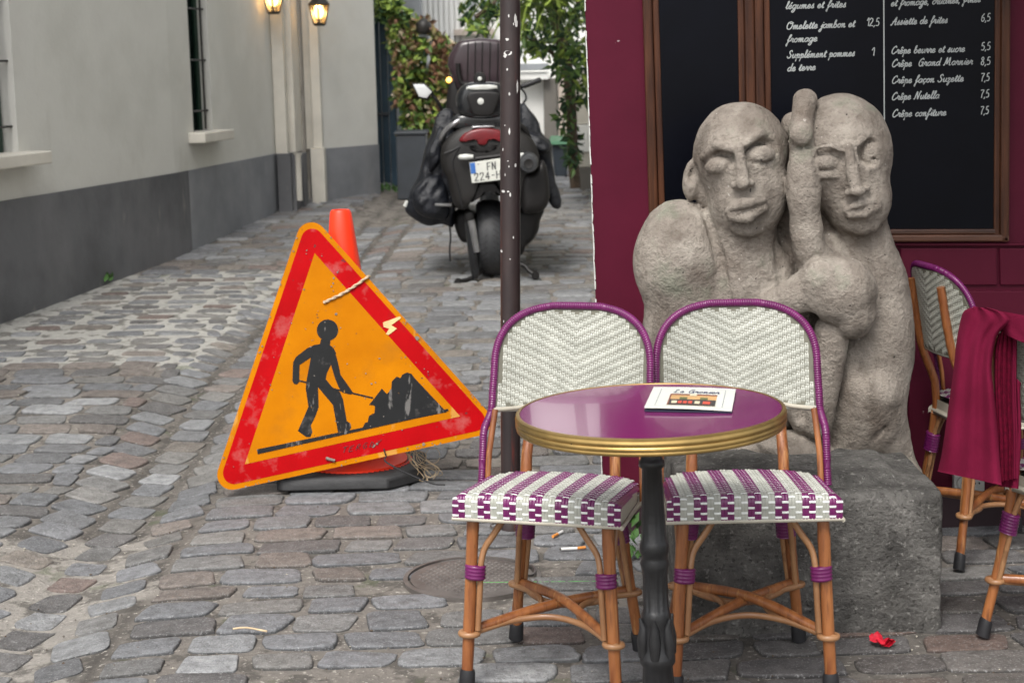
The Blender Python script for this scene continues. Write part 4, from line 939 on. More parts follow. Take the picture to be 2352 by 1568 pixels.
# ------------------------------------------------------------------ sculpted stone (implicit surface, meshed here)
YS = YW - .50                       # depth of the sculpture's main plane
SS = pxm(YS, .9)
class SDF:
    def __init__(s): s.ops = []
    def W(s, x, y, d): return np.array(P(x, y, YS - d / SS))
    def ell(s, x, y, d, rx, ry, rd, rot=0, k=14, mode='u', yaw=0):
        s.ops.append(('e', s.W(x, y, d), np.array((rx, rd, ry)) / SS, R(rot), k / SS, mode, R(yaw))); return s
    def cap(s, a, b, ra, rb, k=14, mode='u'):
        s.ops.append(('c', s.W(*a), s.W(*b), ra / SS, rb / SS, k / SS, mode)); return s
    def box(s, lo, hi, r, k=10):
        s.ops.append(('b', np.array(lo), np.array(hi), r, k / SS, 'u')); return s
def sculpt(ops, lo, hi, h, nz, name, m, parent, kf=1.0):
    xs = [np.arange(lo[i], hi[i], h) for i in range(3)]; shp = tuple(len(a) for a in xs); V = np.full(shp, 1.0, dtype=np.float32)
    for op in ops:
        if op[0] == 'e': c, r_ = op[1], op[2]; ext = max(r_); k = op[4]; lo_, hi_ = c - ext, c + ext
        elif op[0] == 'c': e = max(op[3], op[4]); lo_, hi_ = np.minimum(op[1], op[2]) - e, np.maximum(op[1], op[2]) + e; k = op[5]
        else: lo_, hi_ = op[1], op[2]; k = op[4]
        mar = .03 + 2 * k
        i0 = [max(0, int((lo_[i] - mar - lo[i]) / h)) for i in range(3)]; i1 = [min(shp[i], int((hi_[i] + mar - lo[i]) / h) + 2) for i in range(3)]
        if any(i1[i] <= i0[i] for i in range(3)): continue
        X = xs[0][i0[0]:i1[0], None, None]; Y = xs[1][None, i0[1]:i1[1], None]; Z = xs[2][None, None, i0[2]:i1[2]]
        if op[0] == 'e':
            _, c, r_, rot, k, mode, yaw = op; x, y, z = X - c[0], Y - c[1], Z - c[2]
            if yaw: x, y = x * math.cos(yaw) + y * math.sin(yaw), -x * math.sin(yaw) + y * math.cos(yaw)
            cr_, sr = math.cos(rot), math.sin(rot); x, z = x * cr_ + z * sr, -x * sr + z * cr_
            k0 = np.sqrt((x/r_[0])**2 + (y/r_[1])**2 + (z/r_[2])**2) + 1e-6; k1 = np.sqrt((x/r_[0]**2)**2 + (y/r_[1]**2)**2 + (z/r_[2]**2)**2) + 1e-6
            D = k0 * (k0 - 1) / k1
        elif op[0] == 'c':
            _, a, b, ra, rb, k, mode = op; ba = b - a; L2 = ba.dot(ba)
            t = np.clip(((X-a[0])*ba[0] + (Y-a[1])*ba[1] + (Z-a[2])*ba[2]) / L2, 0, 1)
            D = np.sqrt((X-a[0]-t*ba[0])**2 + (Y-a[1]-t*ba[1])**2 + (Z-a[2]-t*ba[2])**2) - (ra + (rb-ra)*t)
        else:
            _, a, b, r_, k, mode = op; c = (a+b)/2; hh = (b-a)/2 - r_
            qx, qy, qz = abs(X-c[0])-hh[0], abs(Y-c[1])-hh[1], abs(Z-c[2])-hh[2]
            D = np.sqrt(np.maximum(qx,0)**2 + np.maximum(qy,0)**2 + np.maximum(qz,0)**2) + np.minimum(np.maximum(np.maximum(qx,qy),qz),0) - r_
        sub = V[i0[0]:i1[0], i0[1]:i1[1], i0[2]:i1[2]]; k = max(k * kf, 1e-4)
        if mode == 'u': hh_ = np.maximum(k - abs(sub - D), 0) / k; res = np.minimum(sub, D) - hh_*hh_*k*.25
        else: hh_ = np.maximum(k - abs(sub + D), 0) / k; res = np.maximum(sub, -D) + hh_*hh_*k*.25
        V[i0[0]:i1[0], i0[1]:i1[1], i0[2]:i1[2]] = res
    # hewn roughness: smooth value noise of three sizes
    rng = np.random.RandomState(5)
    def vnoise(cell):
        n_ = [int((hi[i]-lo[i])/cell)+3 for i in range(3)]; A = rng.uniform(-1, 1, n_).astype(np.float32)
        for ax_ in range(3):
            t = (xs[ax_]-lo[ax_])/cell; i_ = t.astype(int); f_ = (t-i_); f_ = f_*f_*(3-2*f_); sh = [1,1,1]; sh[ax_] = -1; f_ = f_.reshape(sh).astype(np.float32)
            A = np.take(A, i_, axis=ax_)*(1-f_) + np.take(A, i_+1, axis=ax_)*f_
        return A
    for cell, amp in nz: V += vnoise(cell) * amp
    # surface nets
    ins = V < 0
    cnt = np.zeros(tuple(n_-1 for n_ in shp), np.int8)
    for dx in (0,1):
        for dy in (0,1):
            for dz in (0,1): cnt += ins[dx:shp[0]-1+dx, dy:shp[1]-1+dy, dz:shp[2]-1+dz]
    act = (cnt > 0) & (cnt < 8); idx = np.full(act.shape, -1, np.int64); cells = np.argwhere(act); idx[act] = np.arange(len(cells))
    acc = np.zeros((len(cells), 3)); num = np.zeros(len(cells))
    cor = [(dx,dy,dz) for dx in (0,1) for dy in (0,1) for dz in (0,1)]
    cv = {c: V[cells[:,0]+c[0], cells[:,1]+c[1], cells[:,2]+c[2]] for c in cor}
    for c in cor:
        for ax_ in range(3):
            if c[ax_] == 0:
                d = list(c); d[ax_] = 1; d = tuple(d); a_, b_ = cv[c], cv[d]; mk = (a_ < 0) != (b_ < 0); t = np.where(mk, a_/(a_-b_+1e-12), 0)
                p = np.tile(np.array(c, float), (len(cells),1)); p[:,ax_] += t; acc[mk] += p[mk]; num[mk] += 1
    pts = (cells + acc/np.maximum(num,1)[:,None]) * h + np.array(lo)
    faces = []
    for ax_ in range(3):
        a1, a2 = (ax_+1) % 3, (ax_+2) % 3; s0_ = [slice(None)]*3; s1_ = [slice(None)]*3; s0_[ax_] = slice(0,-1); s1_[ax_] = slice(1,None)
        e = np.argwhere(ins[tuple(s0_)] != ins[tuple(s1_)]); ok = (e[:,a1] > 0) & (e[:,a2] > 0) & (e[:,a1] < shp[a1]-1) & (e[:,a2] < shp[a2]-1); e = e[ok]
        q = []
        for u, v in ((0,0),(-1,0),(-1,-1),(0,-1)):
            f_ = e.copy(); f_[:,a1] += u; f_[:,a2] += v; q.append(idx[f_[:,0], f_[:,1], f_[:,2]])
        q = np.stack(q, 1); fl = ins[e[:,0], e[:,1], e[:,2]]; q[~fl] = q[~fl][:, ::-1]; faces.append(q)
    faces = np.concatenate(faces); faces = faces[(faces >= 0).all(1)]
    org = np.array(((lo[0]+hi[0])/2, (lo[1]+hi[1])/2, lo[2]))
    me = bpy.data.meshes.new(name); me.vertices.add(len(pts)); me.vertices.foreach_set('co', (pts-org).ravel()); me.loops.add(len(faces)*4); me.loops.foreach_set('vertex_index', faces.ravel().astype(np.int32))
    me.polygons.add(len(faces)); me.polygons.foreach_set('loop_start', np.arange(0, len(faces)*4, 4, dtype=np.int32)); me.polygons.foreach_set('loop_total', np.full(len(faces), 4, np.int32)); me.update(calc_edges=True)
    me.polygons.foreach_set('use_smooth', [True]*len(faces)); me.materials.append(m); me.validate()
    o = bpy.data.objects.new(name, me); COL.objects.link(o); o.location = org
    return o
s = SDF()
# torso, back and arms first: broad masses
s.ell(1560, 600, 10, 104, 140, 95, k=10)                    # left figure: shoulder
s.ell(1575, 750, 0, 100, 170, 95, rot=-8, k=40)
s.ell(1620, 900, -20, 100, 160, 90, k=40)
s.ell(1745, 800, -60, 150, 230, 85, k=40)                   # chest
s.ell(1735, 640, 10, 95, 95, 75, k=30)
s.cap((1700, 500, 25), (1712, 660, 10), 74, 88, k=30)       # neck
s.ell(2005, 770, -30, 93, 230, 120, k=14)                   # right figure: back
s.ell(1985, 900, 0, 92, 175, 95, rot=10, k=35)
s.ell(2030, 1000, -30, 52, 120, 80, k=25)
s.ell(1920, 900, -20, 80, 170, 80, k=30)
s.cap((1978, 500, 20), (1990, 650, 0), 56, 84, k=25)        # right neck
s.cap((1935, 1085, 30), (1995, 900, 45), 22, 70, k=22)      # drapery tail
s.cap((2058, 980, 0), (2085, 1085, -20), 26, 22, k=20)
# rough rock under the figures
s.ell(1700, 1065, 0, 120, 62, 95, k=20); s.ell(1830, 1050, 40, 120, 62, 80, rot=-12, k=16); s.ell(1900, 1085, 55, 50, 45, 60, k=18)
s.ell(1790, 1030, 75, 55, 28, 45, rot=-20, k=12); s.ell(2020, 1090, 0, 100, 40, 110, k=25)
s.ell(1840, 880, 60, 40, 120, 50, k=20)
# left head
s.ell(1702, 352, 40, 107, 114, 112, k=18); s.ell(1716, 448, 52, 88, 100, 96, rot=-8, k=30)
s.ell(1745, 420, 60, 62, 70, 80, k=14)
# right head
s.ell(1930, 354, 30, 116, 137, 118, k=16); s.ell(1968, 450, 46, 76, 92, 92, rot=6, k=26)
s.ell(1825, 290, -10, 32, 35, 30, k=10)
s.ell(1862, 570, -25, 95, 130, 70, k=20); s.ell(1805, 440, -25, 40, 120, 60, k=10); s.cap((1905, 560, 35), (1930, 640, 50), 30, 40, k=16)
# left ear
s.ell(1592, 412, 22, 24, 48, 26, rot=-8, k=8); s.ell(1618, 430, 15, 24, 45, 30, k=10); s.ell(1592, 402, 54, 11, 27, 24, rot=-8, k=5, mode='s')
# raised forearm and hand between the heads
s.ell(1846, 415, 118, 39, 104, 36, k=7); s.ell(1852, 525, 104, 35, 82, 36, rot=4, k=18)
s.cap((1843, 345, 112), (1840, 300, 118), 30, 30, k=8)
s.cap((1848, 232, 78), (1841, 300, 112), 27, 27, k=10); s.ell(1851, 228, 74, 27, 25, 30, k=8)
s.ell(1841, 306, 146, 28, 28, 20, k=4)
s.cap((1811, 338, 138), (1873, 338, 138), 3.2, 3.2, k=4, mode='s')
s.cap((1858, 570, 88), (1885, 640, 70), 36, 44, k=18)
s.cap((1880, 590, 70), (1945, 640, 60), 30, 40, k=14)
# forearm laid across, big fist, hanging lower arm
s.cap((1730, 735, 70), (1880, 655, 118), 44, 50, k=14)
s.ell(1930, 668, 125, 84, 76, 62, rot=-10, k=16); s.ell(1960, 715, 120, 52, 62, 52, k=14)
s.ell(1888, 640, 140, 45, 44, 40, k=16)
s.cap((1912, 760, 96), (1876, 975, 78), 40, 33, k=8)
s.ell(1838, 752, 120, 48, 34, 80, rot=32, k=6, mode='s'); s.cap((1845, 790, 110), (1838, 960, 100), 12, 16, k=12, mode='s'); s.cap((1962, 790, 100), (1925, 980, 95), 8, 10, k=12, mode='s')
s.cap((1794, 575, 85), (1802, 690, 100), 11, 17, k=14, mode='s')
s.cap((1614, 468, 50), (1652, 590, 74), 8, 10, k=12, mode='s'); s.cap((1652, 590, 74), (1676, 720, 84), 10, 12, k=12, mode='s'); s.cap((1786, 560, 60), (1802, 640, 84), 13, 15, k=12, mode='s')       # crease between arm and chest
s.cap((1990, 800, 135), (1965, 1010, 120), 6, 5, k=18, mode='s'); s.cap((2025, 560, 90), (2035, 800, 118), 5, 5, k=22, mode='s')
s.cap((2060, 930, 70), (1990, 1040, 90), 6, 5, k=14, mode='s')
s.cap((1800, 560, 100), (1806, 470, 130), 10, 7, k=10, mode='s')
heads = {'A': [(1702, 352, 40, 107, 114, 112), (1716, 448, 52, 88, 100, 96)], 'B': [(1930, 354, 30, 116, 137, 118), (1968, 450, 46, 76, 92, 92)]}
def front(h, x, y):
    best = 0
    for cx, cy, d, rx, ry, rd in heads[h]:
        q = 1 - ((x-cx)/rx)**2 - ((y-cy)/ry)**2
        if q > 0: best = max(best, d + rd*math.sqrt(q))
    return best
def fe(h, x, y, rx, ry, rd, push, rot=0, k=8, mode='u'): s.ell(x, y, front(h, x, y) + push, rx, ry, rd, rot=rot, k=k, mode=mode)
def fc(h, a, b, ra, rb, push, k=6, mode='u', pb=None): s.cap((*a, front(h, *a) + push), (*b, front(h, *b) + (push if pb is None else pb)), ra, rb, k=k, mode=mode)
# left face: deep sockets, long nose, full lips
fe('A', 1653, 364, 43, 28, 30, 6, rot=12, k=9, mode='s'); fe('A', 1752, 348, 46, 30, 30, 4, rot=10, k=9, mode='s')
fc('A', (1612, 362), (1646, 332), 8, 9, 4, k=7); fc('A', (1646, 332), (1684, 342), 9, 8, 5, k=7)
fc('A', (1712, 328), (1745, 306), 9, 10, 5, k=7); fc('A', (1745, 306), (1802, 316), 10, 9, 3, k=7)
fe('A', 1652, 380, 31, 17, 18, -12, rot=10, k=5); fe('A', 1745, 356, 36, 20, 20, -10, rot=8, k=5)
fc('A', (1755, 344), (1812, 330), 10, 8, 0, k=7, pb=18)
fc('A', (1632, 392), (1676, 392), 2.6, 2.6, 0, k=4, mode='s'); fc('A', (1722, 342), (1762, 338), 2.2, 2.2, 10, k=4, mode='s'); fc('A', (1720, 372), (1765, 368), 3, 3, 6, k=5, mode='s')
fe('A', 1655, 372, 6, 6, 8, 10, k=3, mode='s')
fc('A', (1697, 338), (1706, 408), 10, 12, 13, k=8, pb=28); fe('A', 1706, 420, 15, 14, 15, 26, k=6); fe('A', 1690, 426, 11, 9, 11, 14, k=5); fe('A', 1723, 420, 11, 9, 11, 13, k=5)
fe('A', 1694, 434, 7, 4, 8, 22, k=3, mode='s'); fe('A', 1721, 430, 7, 4, 8, 22, k=3, mode='s')
fe('A', 1714, 478, 48, 26, 20, -6, rot=14, k=14)
fc('A', (1674, 485), (1708, 467), 8, 11, 15, k=4); fc('A', (1708, 467), (1752, 461), 11, 8, 17, k=4)
fc('A', (1682, 500), (1716, 498), 9, 13, 16, k=4); fc('A', (1716, 498), (1754, 477), 13, 8, 18, k=4)
fc('A', (1670, 490), (1712, 481), 4.5, 5.5, 26, k=3, mode='s'); fc('A', (1712, 481), (1758, 467), 5.5, 4, 28, k=3, mode='s')
fc('A', (1688, 512), (1742, 498), 4, 4, 9, k=9, mode='s')
fe('A', 1718, 525, 34, 20, 22, -4, k=14)
fc('A', (1650, 410), (1668, 450), 5, 5, 4, k=14, mode='s')
# right face: almond eyes, straight nose, small mouth, turned away a little
fe('B', 1903, 368, 33, 25, 28, 8, k=8, mode='s'); fe('B', 1996, 350, 28, 34, 28, 6, rot=8, k=8, mode='s')
fc('B', (1872, 342), (1908, 334), 6, 6, 4, k=6); fc('B', (1908, 334), (1930, 346), 6, 7, 5, k=7)
fc('B', (1972, 330), (1996, 310), 6, 7, 3, k=7); fc('B', (1996, 310), (2030, 330), 7, 6, 1, k=7)
fc('B', (1880, 346), (1924, 350), 2.6, 2.6, 6, k=4, mode='s')
fe('B', 1900, 374, 29, 19, 18, -10, k=5); fe('B', 2000, 354, 24, 28, 18, -12, rot=6, k=5)
fc('B', (1884, 391), (1934, 390), 3.2, 3.0, 3, k=4, mode='s'); fc('B', (1982, 376), (2012, 362), 2.8, 2.4, 6, k=4, mode='s')
fe('B', 1905, 402, 30, 10, 10, -2, k=8)
fc('B', (1948, 336), (1964, 420), 11, 14, 8, k=11, pb=28); fe('B', 1970, 438, 17, 11, 14, 28, k=7); fe('B', 1952, 442, 11, 8, 11, 14, k=6); fe('B', 1988, 432, 11, 8, 11, 14, k=6)
fe('B', 1960, 449, 9, 4, 8, 24, k=3, mode='s')
fe('B', 1980, 478, 42, 22, 16, -4, rot=14, k=12)
fc('B', (1944, 483), (1974, 467), 6, 8, 13, k=4); fc('B', (1974, 467), (2014, 461), 8, 5, 11, k=4)
fc('B', (1954, 494), (1984, 491), 7, 9, 13, k=4); fc('B', (1984, 491), (2012, 473), 9, 6, 12, k=4)
fc('B', (1942, 486), (1980, 479), 3.6, 4.2, 20, k=3, mode='s'); fc('B', (1980, 479), (2016, 466), 4.2, 3.2, 19, k=3, mode='s')
fe('B', 1982, 520, 36, 18, 20, -4, k=14)
lo = np.array(P(1440, 1120, YS)) ; hi = np.array(P(2115, 190, YS))
lo = (lo[0] - .02, YS - .27, lo[2] - .06); hi = (hi[0] + .03, YS + .22, hi[2] + .03)
st = sculpt(s.ops, lo, hi, .0058, ((.013, .0012), (.03, .0009), (.07, .0016), (.15, .004)), 'stone_sculpture', M['statue'], None, .62)
tag(st, 'carved stone sculpture of two bald heads leaning together, arm raised between them', 'sculpture')
# plinth block: top drops away to the front right
yf = G(1800, 1458).y
bl_, br_ = P(1578, 1300, yf), P(2167, 1300, yf); zt = P(2100, 1130, yf).z
s = SDF(); s.box((bl_.x, yf, -.06), (br_.x, YW - .03, zt), .016, 10)
s.box((bl_.x + .05, yf + .12, zt - .1), (br_.x - .10, YW - .05, zt + .020), .02, 30)
s.ops.append(('e', np.array((br_.x + .01, YW - .02, zt + .02)), np.array((.10, .16, .12)), 0, .03, 's', 0))
s.ops.append(('e', np.array((br_.x - .1, yf - .01, zt + .01)), np.array((.12, .03, .03)), 0, .02, 's', 0))
pb_ = sculpt(s.ops, (bl_.x - .04, yf - .04, -.07), (br_.x + .04, YW, zt + .06), .0075, ((.018, .0016), (.04, .0022), (.1, .0035)), 'stone_block', M['plinth'], None)
tag(pb_, 'dark weathered rectangular stone block under the carved sculpture', 'stone block')
# ------------------------------------------------------------------ bistro chairs
def ringtube(mb, pts, r, pitch=.0062, amp=.0011, n=10, mi=0):
    """cane wound round a pole: a tube whose radius ripples along its length"""
    pts = [Vector(p) for p in pts]; L = [0]
    for i in range(1, len(pts)): L.append(L[-1] + (pts[i] - pts[i-1]).length)
    step = pitch / 3; k = max(2, int(L[-1] / step)); out = []; rs = []; j = 0
    for i in range(k + 1):
        t = L[-1] * i / k
        while j < len(L) - 2 and L[j+1] < t: j += 1
        out.append(pts[j].lerp(pts[j+1], (t - L[j]) / max(1e-9, L[j+1] - L[j]))); rs.append(r + (amp if i % 3 == 1 else (amp * .55 if i % 3 == 2 else -amp)))
    return mb.tube(out, rs, n, mi)
def pillow(mb, c, u, v, nrm, lu, lv, h, mi):
    """one visible stitch of the weave"""
    vs = [];
    for a, ha in ((-1, -.25), (-.62, .7), (0, 1), (.62, .7), (1, -.25)):
        for b_, hb in ((-1, -.5), (-.35, 0), (.35, 0), (1, -.5)): vs.append(c + u * (lu * a / 2) + v * (lv * b_ / 2) + nrm * (h * (ha + hb)))
    mb.add(vs, [(i*4+j, i*4+j+1, (i+1)*4+j+1, (i+1)*4+j) for i in range(4) for j in range(3)], mi)
def seat_path(t):       # distance from the lower front edge -> (y, z) and direction
    if t < .038: return -.216, .402 + t, 0, 1
    a = (t - .038) / .026
    if a < 1.4: q = min(a, 1.4) * (math.pi / 2) / 1.4; r_ = .022; return -.216 + r_ * (1 - math.cos(q)), .440 + r_ * math.sin(q) * .9, math.sin(q), math.cos(q)
    return -.19 + (t - .0744), .4598, 1, 0
SEATL = .0744 + .385
def seat_hw(y):
    t = (y + .212) / .422
    if t < .62: return .219 - .012 * t
    q = (t - .62) / .38; return .2116 * (1 - .30 * max(0, q) ** 2.6)
def seat_pt(x, t):
    y, z, dy, dz = seat_path(t); hw = seat_hw(y); q = min(1, abs(x) / hw)
    z += (.010 * (1 - q ** 2) if dy > .9 else .010 * (1 - q ** 2) * dy) * (1 - .3 * ((y) / .2) ** 2)
    edge = max(0, (q - .90) / .10); z -= .012 * edge ** 2 * (1 if t > .05 else 0)
    return Vector((x, y, z)), Vector((0, -dz, dy)), Vector((0, dy, dz))
def back_c(z):          # y of the middle of the back, and how far its sides come forward
    return .222 + .20 * (z - .46)
def back_hw(z):
    if z < .70: return .214 - .05 * (z - .60)
    q = (z - .70) / .178; return .209 * max(0, 1 - q ** 2.9) ** (1 / 2.9)
ZT = .878
def back_pt(x, z): return Vector((x, back_c(z) + .018 - .055 * (x / .215) ** 2, z))
def make_chair(label, base=Vector((0, 0, 0)), grp='woven bistro chairs of the cafe terrace'):
    t = thing('bistro_chair', label, 'chair', (0, 0, 0), grp)
    # seat weave
    mb = MB(); cw = .01685; rows_ = 36; sp_ = SEATL / rows_
    nst = 52; sw = .438 / nst
    for j in range(rows_ * 2):                      # warp strands, ribbed
        t0, t1 = SEATL * j / (rows_ * 2), SEATL * (j + 1) / (rows_ * 2)
        for i in range(nst):
            x0 = -.219 + i * sw; x1 = x0 + sw; ya = seat_path((t0 + t1) / 2)[0]; hw = seat_hw(ya)
            if x1 < -hw + .003 or x0 > hw - .003: continue
            x0, x1 = max(x0, -hw), min(x1, hw); vs = []
            for tt in (t0, t1):
                for f_, h_ in ((0, -.0010), (.25, .0006), (.75, .0006), (1, -.0010)):
                    p, nn, _ = seat_pt(x0 + (x1 - x0) * f_, tt); vs.append(p + nn * h_)
            mb.add(vs, [(0, 1, 5, 4), (1, 2, 6, 5), (2, 3, 7, 6)], 0 if (i // 4) % 2 == 0 else 1)
    seat = obj('seat', mb, [M['purple'], M['cream']], t, smooth=True)
    mb = MB()
    for j in range(rows_):
        tt = SEATL * (j + .5) / rows_
        for p_ in range(26):
            if (p_ + j) % 2: continue
            x = -.219 + (p_ + .5) * cw; y = seat_path(tt)[0]
            if abs(x) > seat_hw(y) - .008: continue
            p, nn, vv = seat_pt(x, tt); top_ = y > -.19; pillow(mb, p + nn * (.0004 if top_ else .0010), Vector((1, 0, 0)), vv, nn, cw * .98, .0044 if top_ else .0056, .0008 if top_ else .0016, 0)
    for i in range(nst // 2):                       # raised strand humps that give the top its checked look
        for j in range(rows_):
            if (i + j) % 2 == 0: continue
            tt = SEATL * (j + .5) / rows_; x = -.219 + (i + .5) * cw; y = seat_path(tt)[0]
            if abs(x) > seat_hw(y) - .008 or y < -.19: continue
            p, nn, vv = seat_pt(x, tt)
            for dx in (-.25, .25): pillow(mb, p + nn * .0008 + Vector((dx * cw, 0, 0)), vv, Vector((1, 0, 0)), nn, sp_ * 1.05, cw * .46, .0022, 1 if (i // 2) % 2 == 0 else 2)
    obj('woven_stitches', mb, [M['white_cane'], M['purple'], M['cream']], seat, smooth=True)
    # edging, underside and side skirt
    ys = [-.212 + .422 * i / 26 for i in range(27)]
    loop = [Vector((seat_hw(y), y, 0)) for y in ys] + [Vector((-seat_hw(y), y, 0)) for y in ys[::-1]]
    loop0 = loop; loop = [Vector((p.x * .975, p.y * .975, 0)) for p in loop]; n_ = len(loop); mb = MB(); vs = [Vector((p.x, p.y, .398)) for p in loop] + [Vector((p.x * 1.004, p.y, .452 if p.y > -.19 else .43)) for p in loop]
    mb.add(vs, [tuple(range(n_))] + [(i, (i+1) % n_, n_+(i+1) % n_, n_+i) for i in range(n_)]); obj('seat_frame', mb, M['trim'], t, smooth=True)
    loop = loop0; mb = MB().tube([Vector((p.x * 1.008, p.y * 1.005, .399)) for p in loop] + [Vector((loop[0].x * 1.008, loop[0].y, .401))], .0052, 8); obj('seat_edging', mb, M['trim'], t, smooth=True)
    # back panel
    mb = MB(); z0 = .605; zr = 40; xr_ = 28; H_ = ZT - z0
    vs = []
    for i in range(zr + 1):
        z = z0 + (H_ - .004) * i / zr; hw = back_hw(z) - .001
        for j in range(xr_ + 1): vs.append(back_pt(hw * (2 * j / xr_ - 1), z))
    o_ = len(vs); vs += [v + Vector((0, .009, 0)) for v in vs]
    q = lambda i, j: i * (xr_ + 1) + j
    fs = [(q(i,j), q(i,j+1), q(i+1,j+1), q(i+1,j)) for i in range(zr) for j in range(xr_)]; fs += [tuple(o_ + a for a in f_[::-1]) for f_ in fs]
    fs += [(q(i,0), q(i+1,0), o_+q(i+1,0), o_+q(i,0)) for i in range(zr)] + [(q(i,xr_), o_+q(i,xr_), o_+q(i+1,xr_), q(i+1,xr_)) for i in range(zr)] + [(q(0,j), o_+q(0,j), o_+q(0,j+1), q(0,j+1)) for j in range(xr_)]
    bp = obj('backrest', mb.add(vs, fs), M['creamdark'], t, smooth=True)
    mb = MB(); pc, pr = .0112, .0216
    for side, sgn_ in ((-1, 1), (1, -1)):
        for c in range(-20, 21):
            x = c * pc; ph_ = (abs(c) % 4) * pr / 4
            for r_ in range(-1, 16):
                z = z0 + .004 + ph_ + r_ * pr
                if z < z0 + .006 or z > ZT - .01 or abs(x) > back_hw(z + .006) - .008 or z + pr * .4 > ZT: continue
                hw = back_hw(z)
                p = back_pt(x, z); tx = (back_pt(x + .01, z) - p).normalized(); tz = (back_pt(x, z + .01) - p).normalized(); nn = tx.cross(tz); nn = nn if nn.y * side * sgn_ < 0 else nn
                nn = tx.cross(tz); f_ = 1
                if nn.y > 0: nn = -nn
                if side == 1: nn = -nn; p = p + Vector((0, .009, 0))
                for dx in (-.27, .27): pillow(mb, p + tx * (dx * pc), tz, tx, nn, pr * .80, pc * .50, .0019, 0)
                p2 = p + tz * (pr * .5); 
                if abs(p2.x) < back_hw(min(ZT, p2.z + .004)) - .008 and p2.z < ZT - .008: pillow(mb, p2, tx, tz, nn, pc * 1.02, .0052, .0012, 0)
    obj('woven_stitches', mb, M['cream'], bp, smooth=True)
    mb = MB().tube([back_pt(-.214 + .428 * i / 16, z0 + .001) + Vector((0, .002, 0)) for i in range(17)], .0075, 8, flat=None); obj('lower_binding', mb, M['cream'], bp, smooth=True)
    # cane wound hoop round the back
    pts = []
    for z in (.43, .50, .56): pts.append(Vector((-.232 + .03 * (z - .43) , .125 + .22 * (z - .43), z)))
    for z in (.60, .65): hw = back_hw(z) + .008; b_ = back_pt(hw, z); pts.append(Vector((-hw, b_.y, z)))
    for q_ in np.linspace(0, math.pi / 2, 14)[:-1]:
        hw = .217 * math.cos(q_) ** (2 / 2.9); z = .70 + .184 * math.sin(q_) ** (2 / 2.9) if q_ > 0 else .70; b_ = back_pt(hw, z); pts.append(Vector((-hw, b_.y, z)))
    full = pts + [Vector((-p.x, p.y, p.z)) for p in pts[::-1]]
    mb = MB(); ringtube(mb, cr(full, 5), .0102); obj('back_hoop', mb, M['purple'], t, smooth=True, sharp=80)
    mb = MB()
    for s_ in (-1, 1): mb = MB().tube([(s_*.214, .118, .40), (s_*.211, .135, .50), (s_*.203, .158, .58), (s_*.199, .168, .615)], .0085, 8); obj('side_post', mb, M['bamboo'], t, smooth=True)
    # legs
    def wrap(a, b_, rx, parent, ry=None): mb = MB(); ringtube(mb, [a, b_], rx, .0078, .0012, 14); obj('cane_binding', mb, M['purple'], parent, smooth=True, sharp=80)
    def nodes(pts, r_, seed):      # faint swellings of a rattan pole
        random.seed(seed); P_ = cr(pts, 8); return P_, [r_ * (1 + (.07 if random.random() < .12 else 0) + random.uniform(-.015, .015)) for _ in P_]
    for s_ in (-1, 1):
        a, b_ = Vector((s_*.176, -.170, .400)), Vector((s_*.199, -.192, .0)); P_, R_ = nodes([a, a.lerp(b_, .5), b_ + Vector((0, 0, .012))], .0156, 3 + s_)
        lg = obj('leg', MB().tube(P_, R_, 14), M['bamboo'], t, smooth=True)
        mb = MB().tube([a.lerp(b_, .885), a.lerp(b_, .90), b_ + Vector((0, 0, .004))], [.0185, .0205, .0215], 16); obj('rubber_foot', mb, M['rubber'], lg, smooth=True)
        q = Vector((-s_*.024, .0, 0)); c0, c1 = a.lerp(b_, .28), a.lerp(b_, .36); wrap(c0 + q * .45, c1 + q * .45, .0270, lg)
        mb = MB().tube(cr([Vector((s_*.095, -.165, .398)), Vector((s_*.118, -.165, .365)), Vector((s_*.148, -.167, .325)), c0 + q*1.05, c1 + q*1.05, a.lerp(b_, .655) + q], 5), .0082, 8); obj('brace', mb, M['bamboo2'], lg, smooth=True)
        mb = MB().tube(cr([Vector((s_*.185, -.08, .398)), Vector((s_*.185, -.11, .365)), c0 + Vector((0, .026, 0)), c1 + Vector((0, .026, 0)), a.lerp(b_, .655) + Vector((0, .024, 0))], 5), .0078, 8); obj('brace', mb, M['bamboo2'], lg, smooth=True)
        # rear leg runs up behind the back
        pts = [Vector((s_*.112, back_c(.83) + .026, .83)), Vector((s_*.115, back_c(.70) + .024, .70)), Vector((s_*.119, back_c(.6) + .016, .60)), Vector((s_*.124, .205, .47)), Vector((s_*.135, .205, .36)), Vector((s_*.152, .225, .20)), Vector((s_*.178, .262, .012))]
        P_, R_ = nodes(pts, .0148, 9 + s_); lg = obj('leg', MB().tube(P_, R_, 14), M['bamboo'], t, smooth=True)
        e = pts[-1]; mb = MB().tube([e + Vector((-s_*.006, -.009, .035)), e + Vector((-s_*.005, -.007, .03)), e - Vector((0, 0, .008))], [.018, .020, .021], 16); obj('rubber_foot', mb, M['rubber'], lg, smooth=True)
        c0, c1 = Vector((s_*.139, .209, .325)), Vector((s_*.145, .216, .275)); q = Vector((-s_*.022, 0, 0)); wrap(c0 + q*.5, c1 + q*.5, .0265, lg)
        f_ = Vector((0, -.024, 0))
        mb = MB().tube(cr([Vector((s_*.075, .20, .398)), Vector((s_*.10, .20, .37)), c0 + q, c1 + q, Vector((s_*.145, .238, .145))], 5), .0080, 8); obj('brace', mb, M['bamboo2'], lg, smooth=True)
        mb = MB().tube(cr([Vector((s_*.175, .10, .398)), Vector((s_*.165, .14, .37)), c0 + f_, c1 + f_, Vector((s_*.160, .215, .145))], 5), .0078, 8); obj('brace', mb, M['bamboo2'], lg, smooth=True)
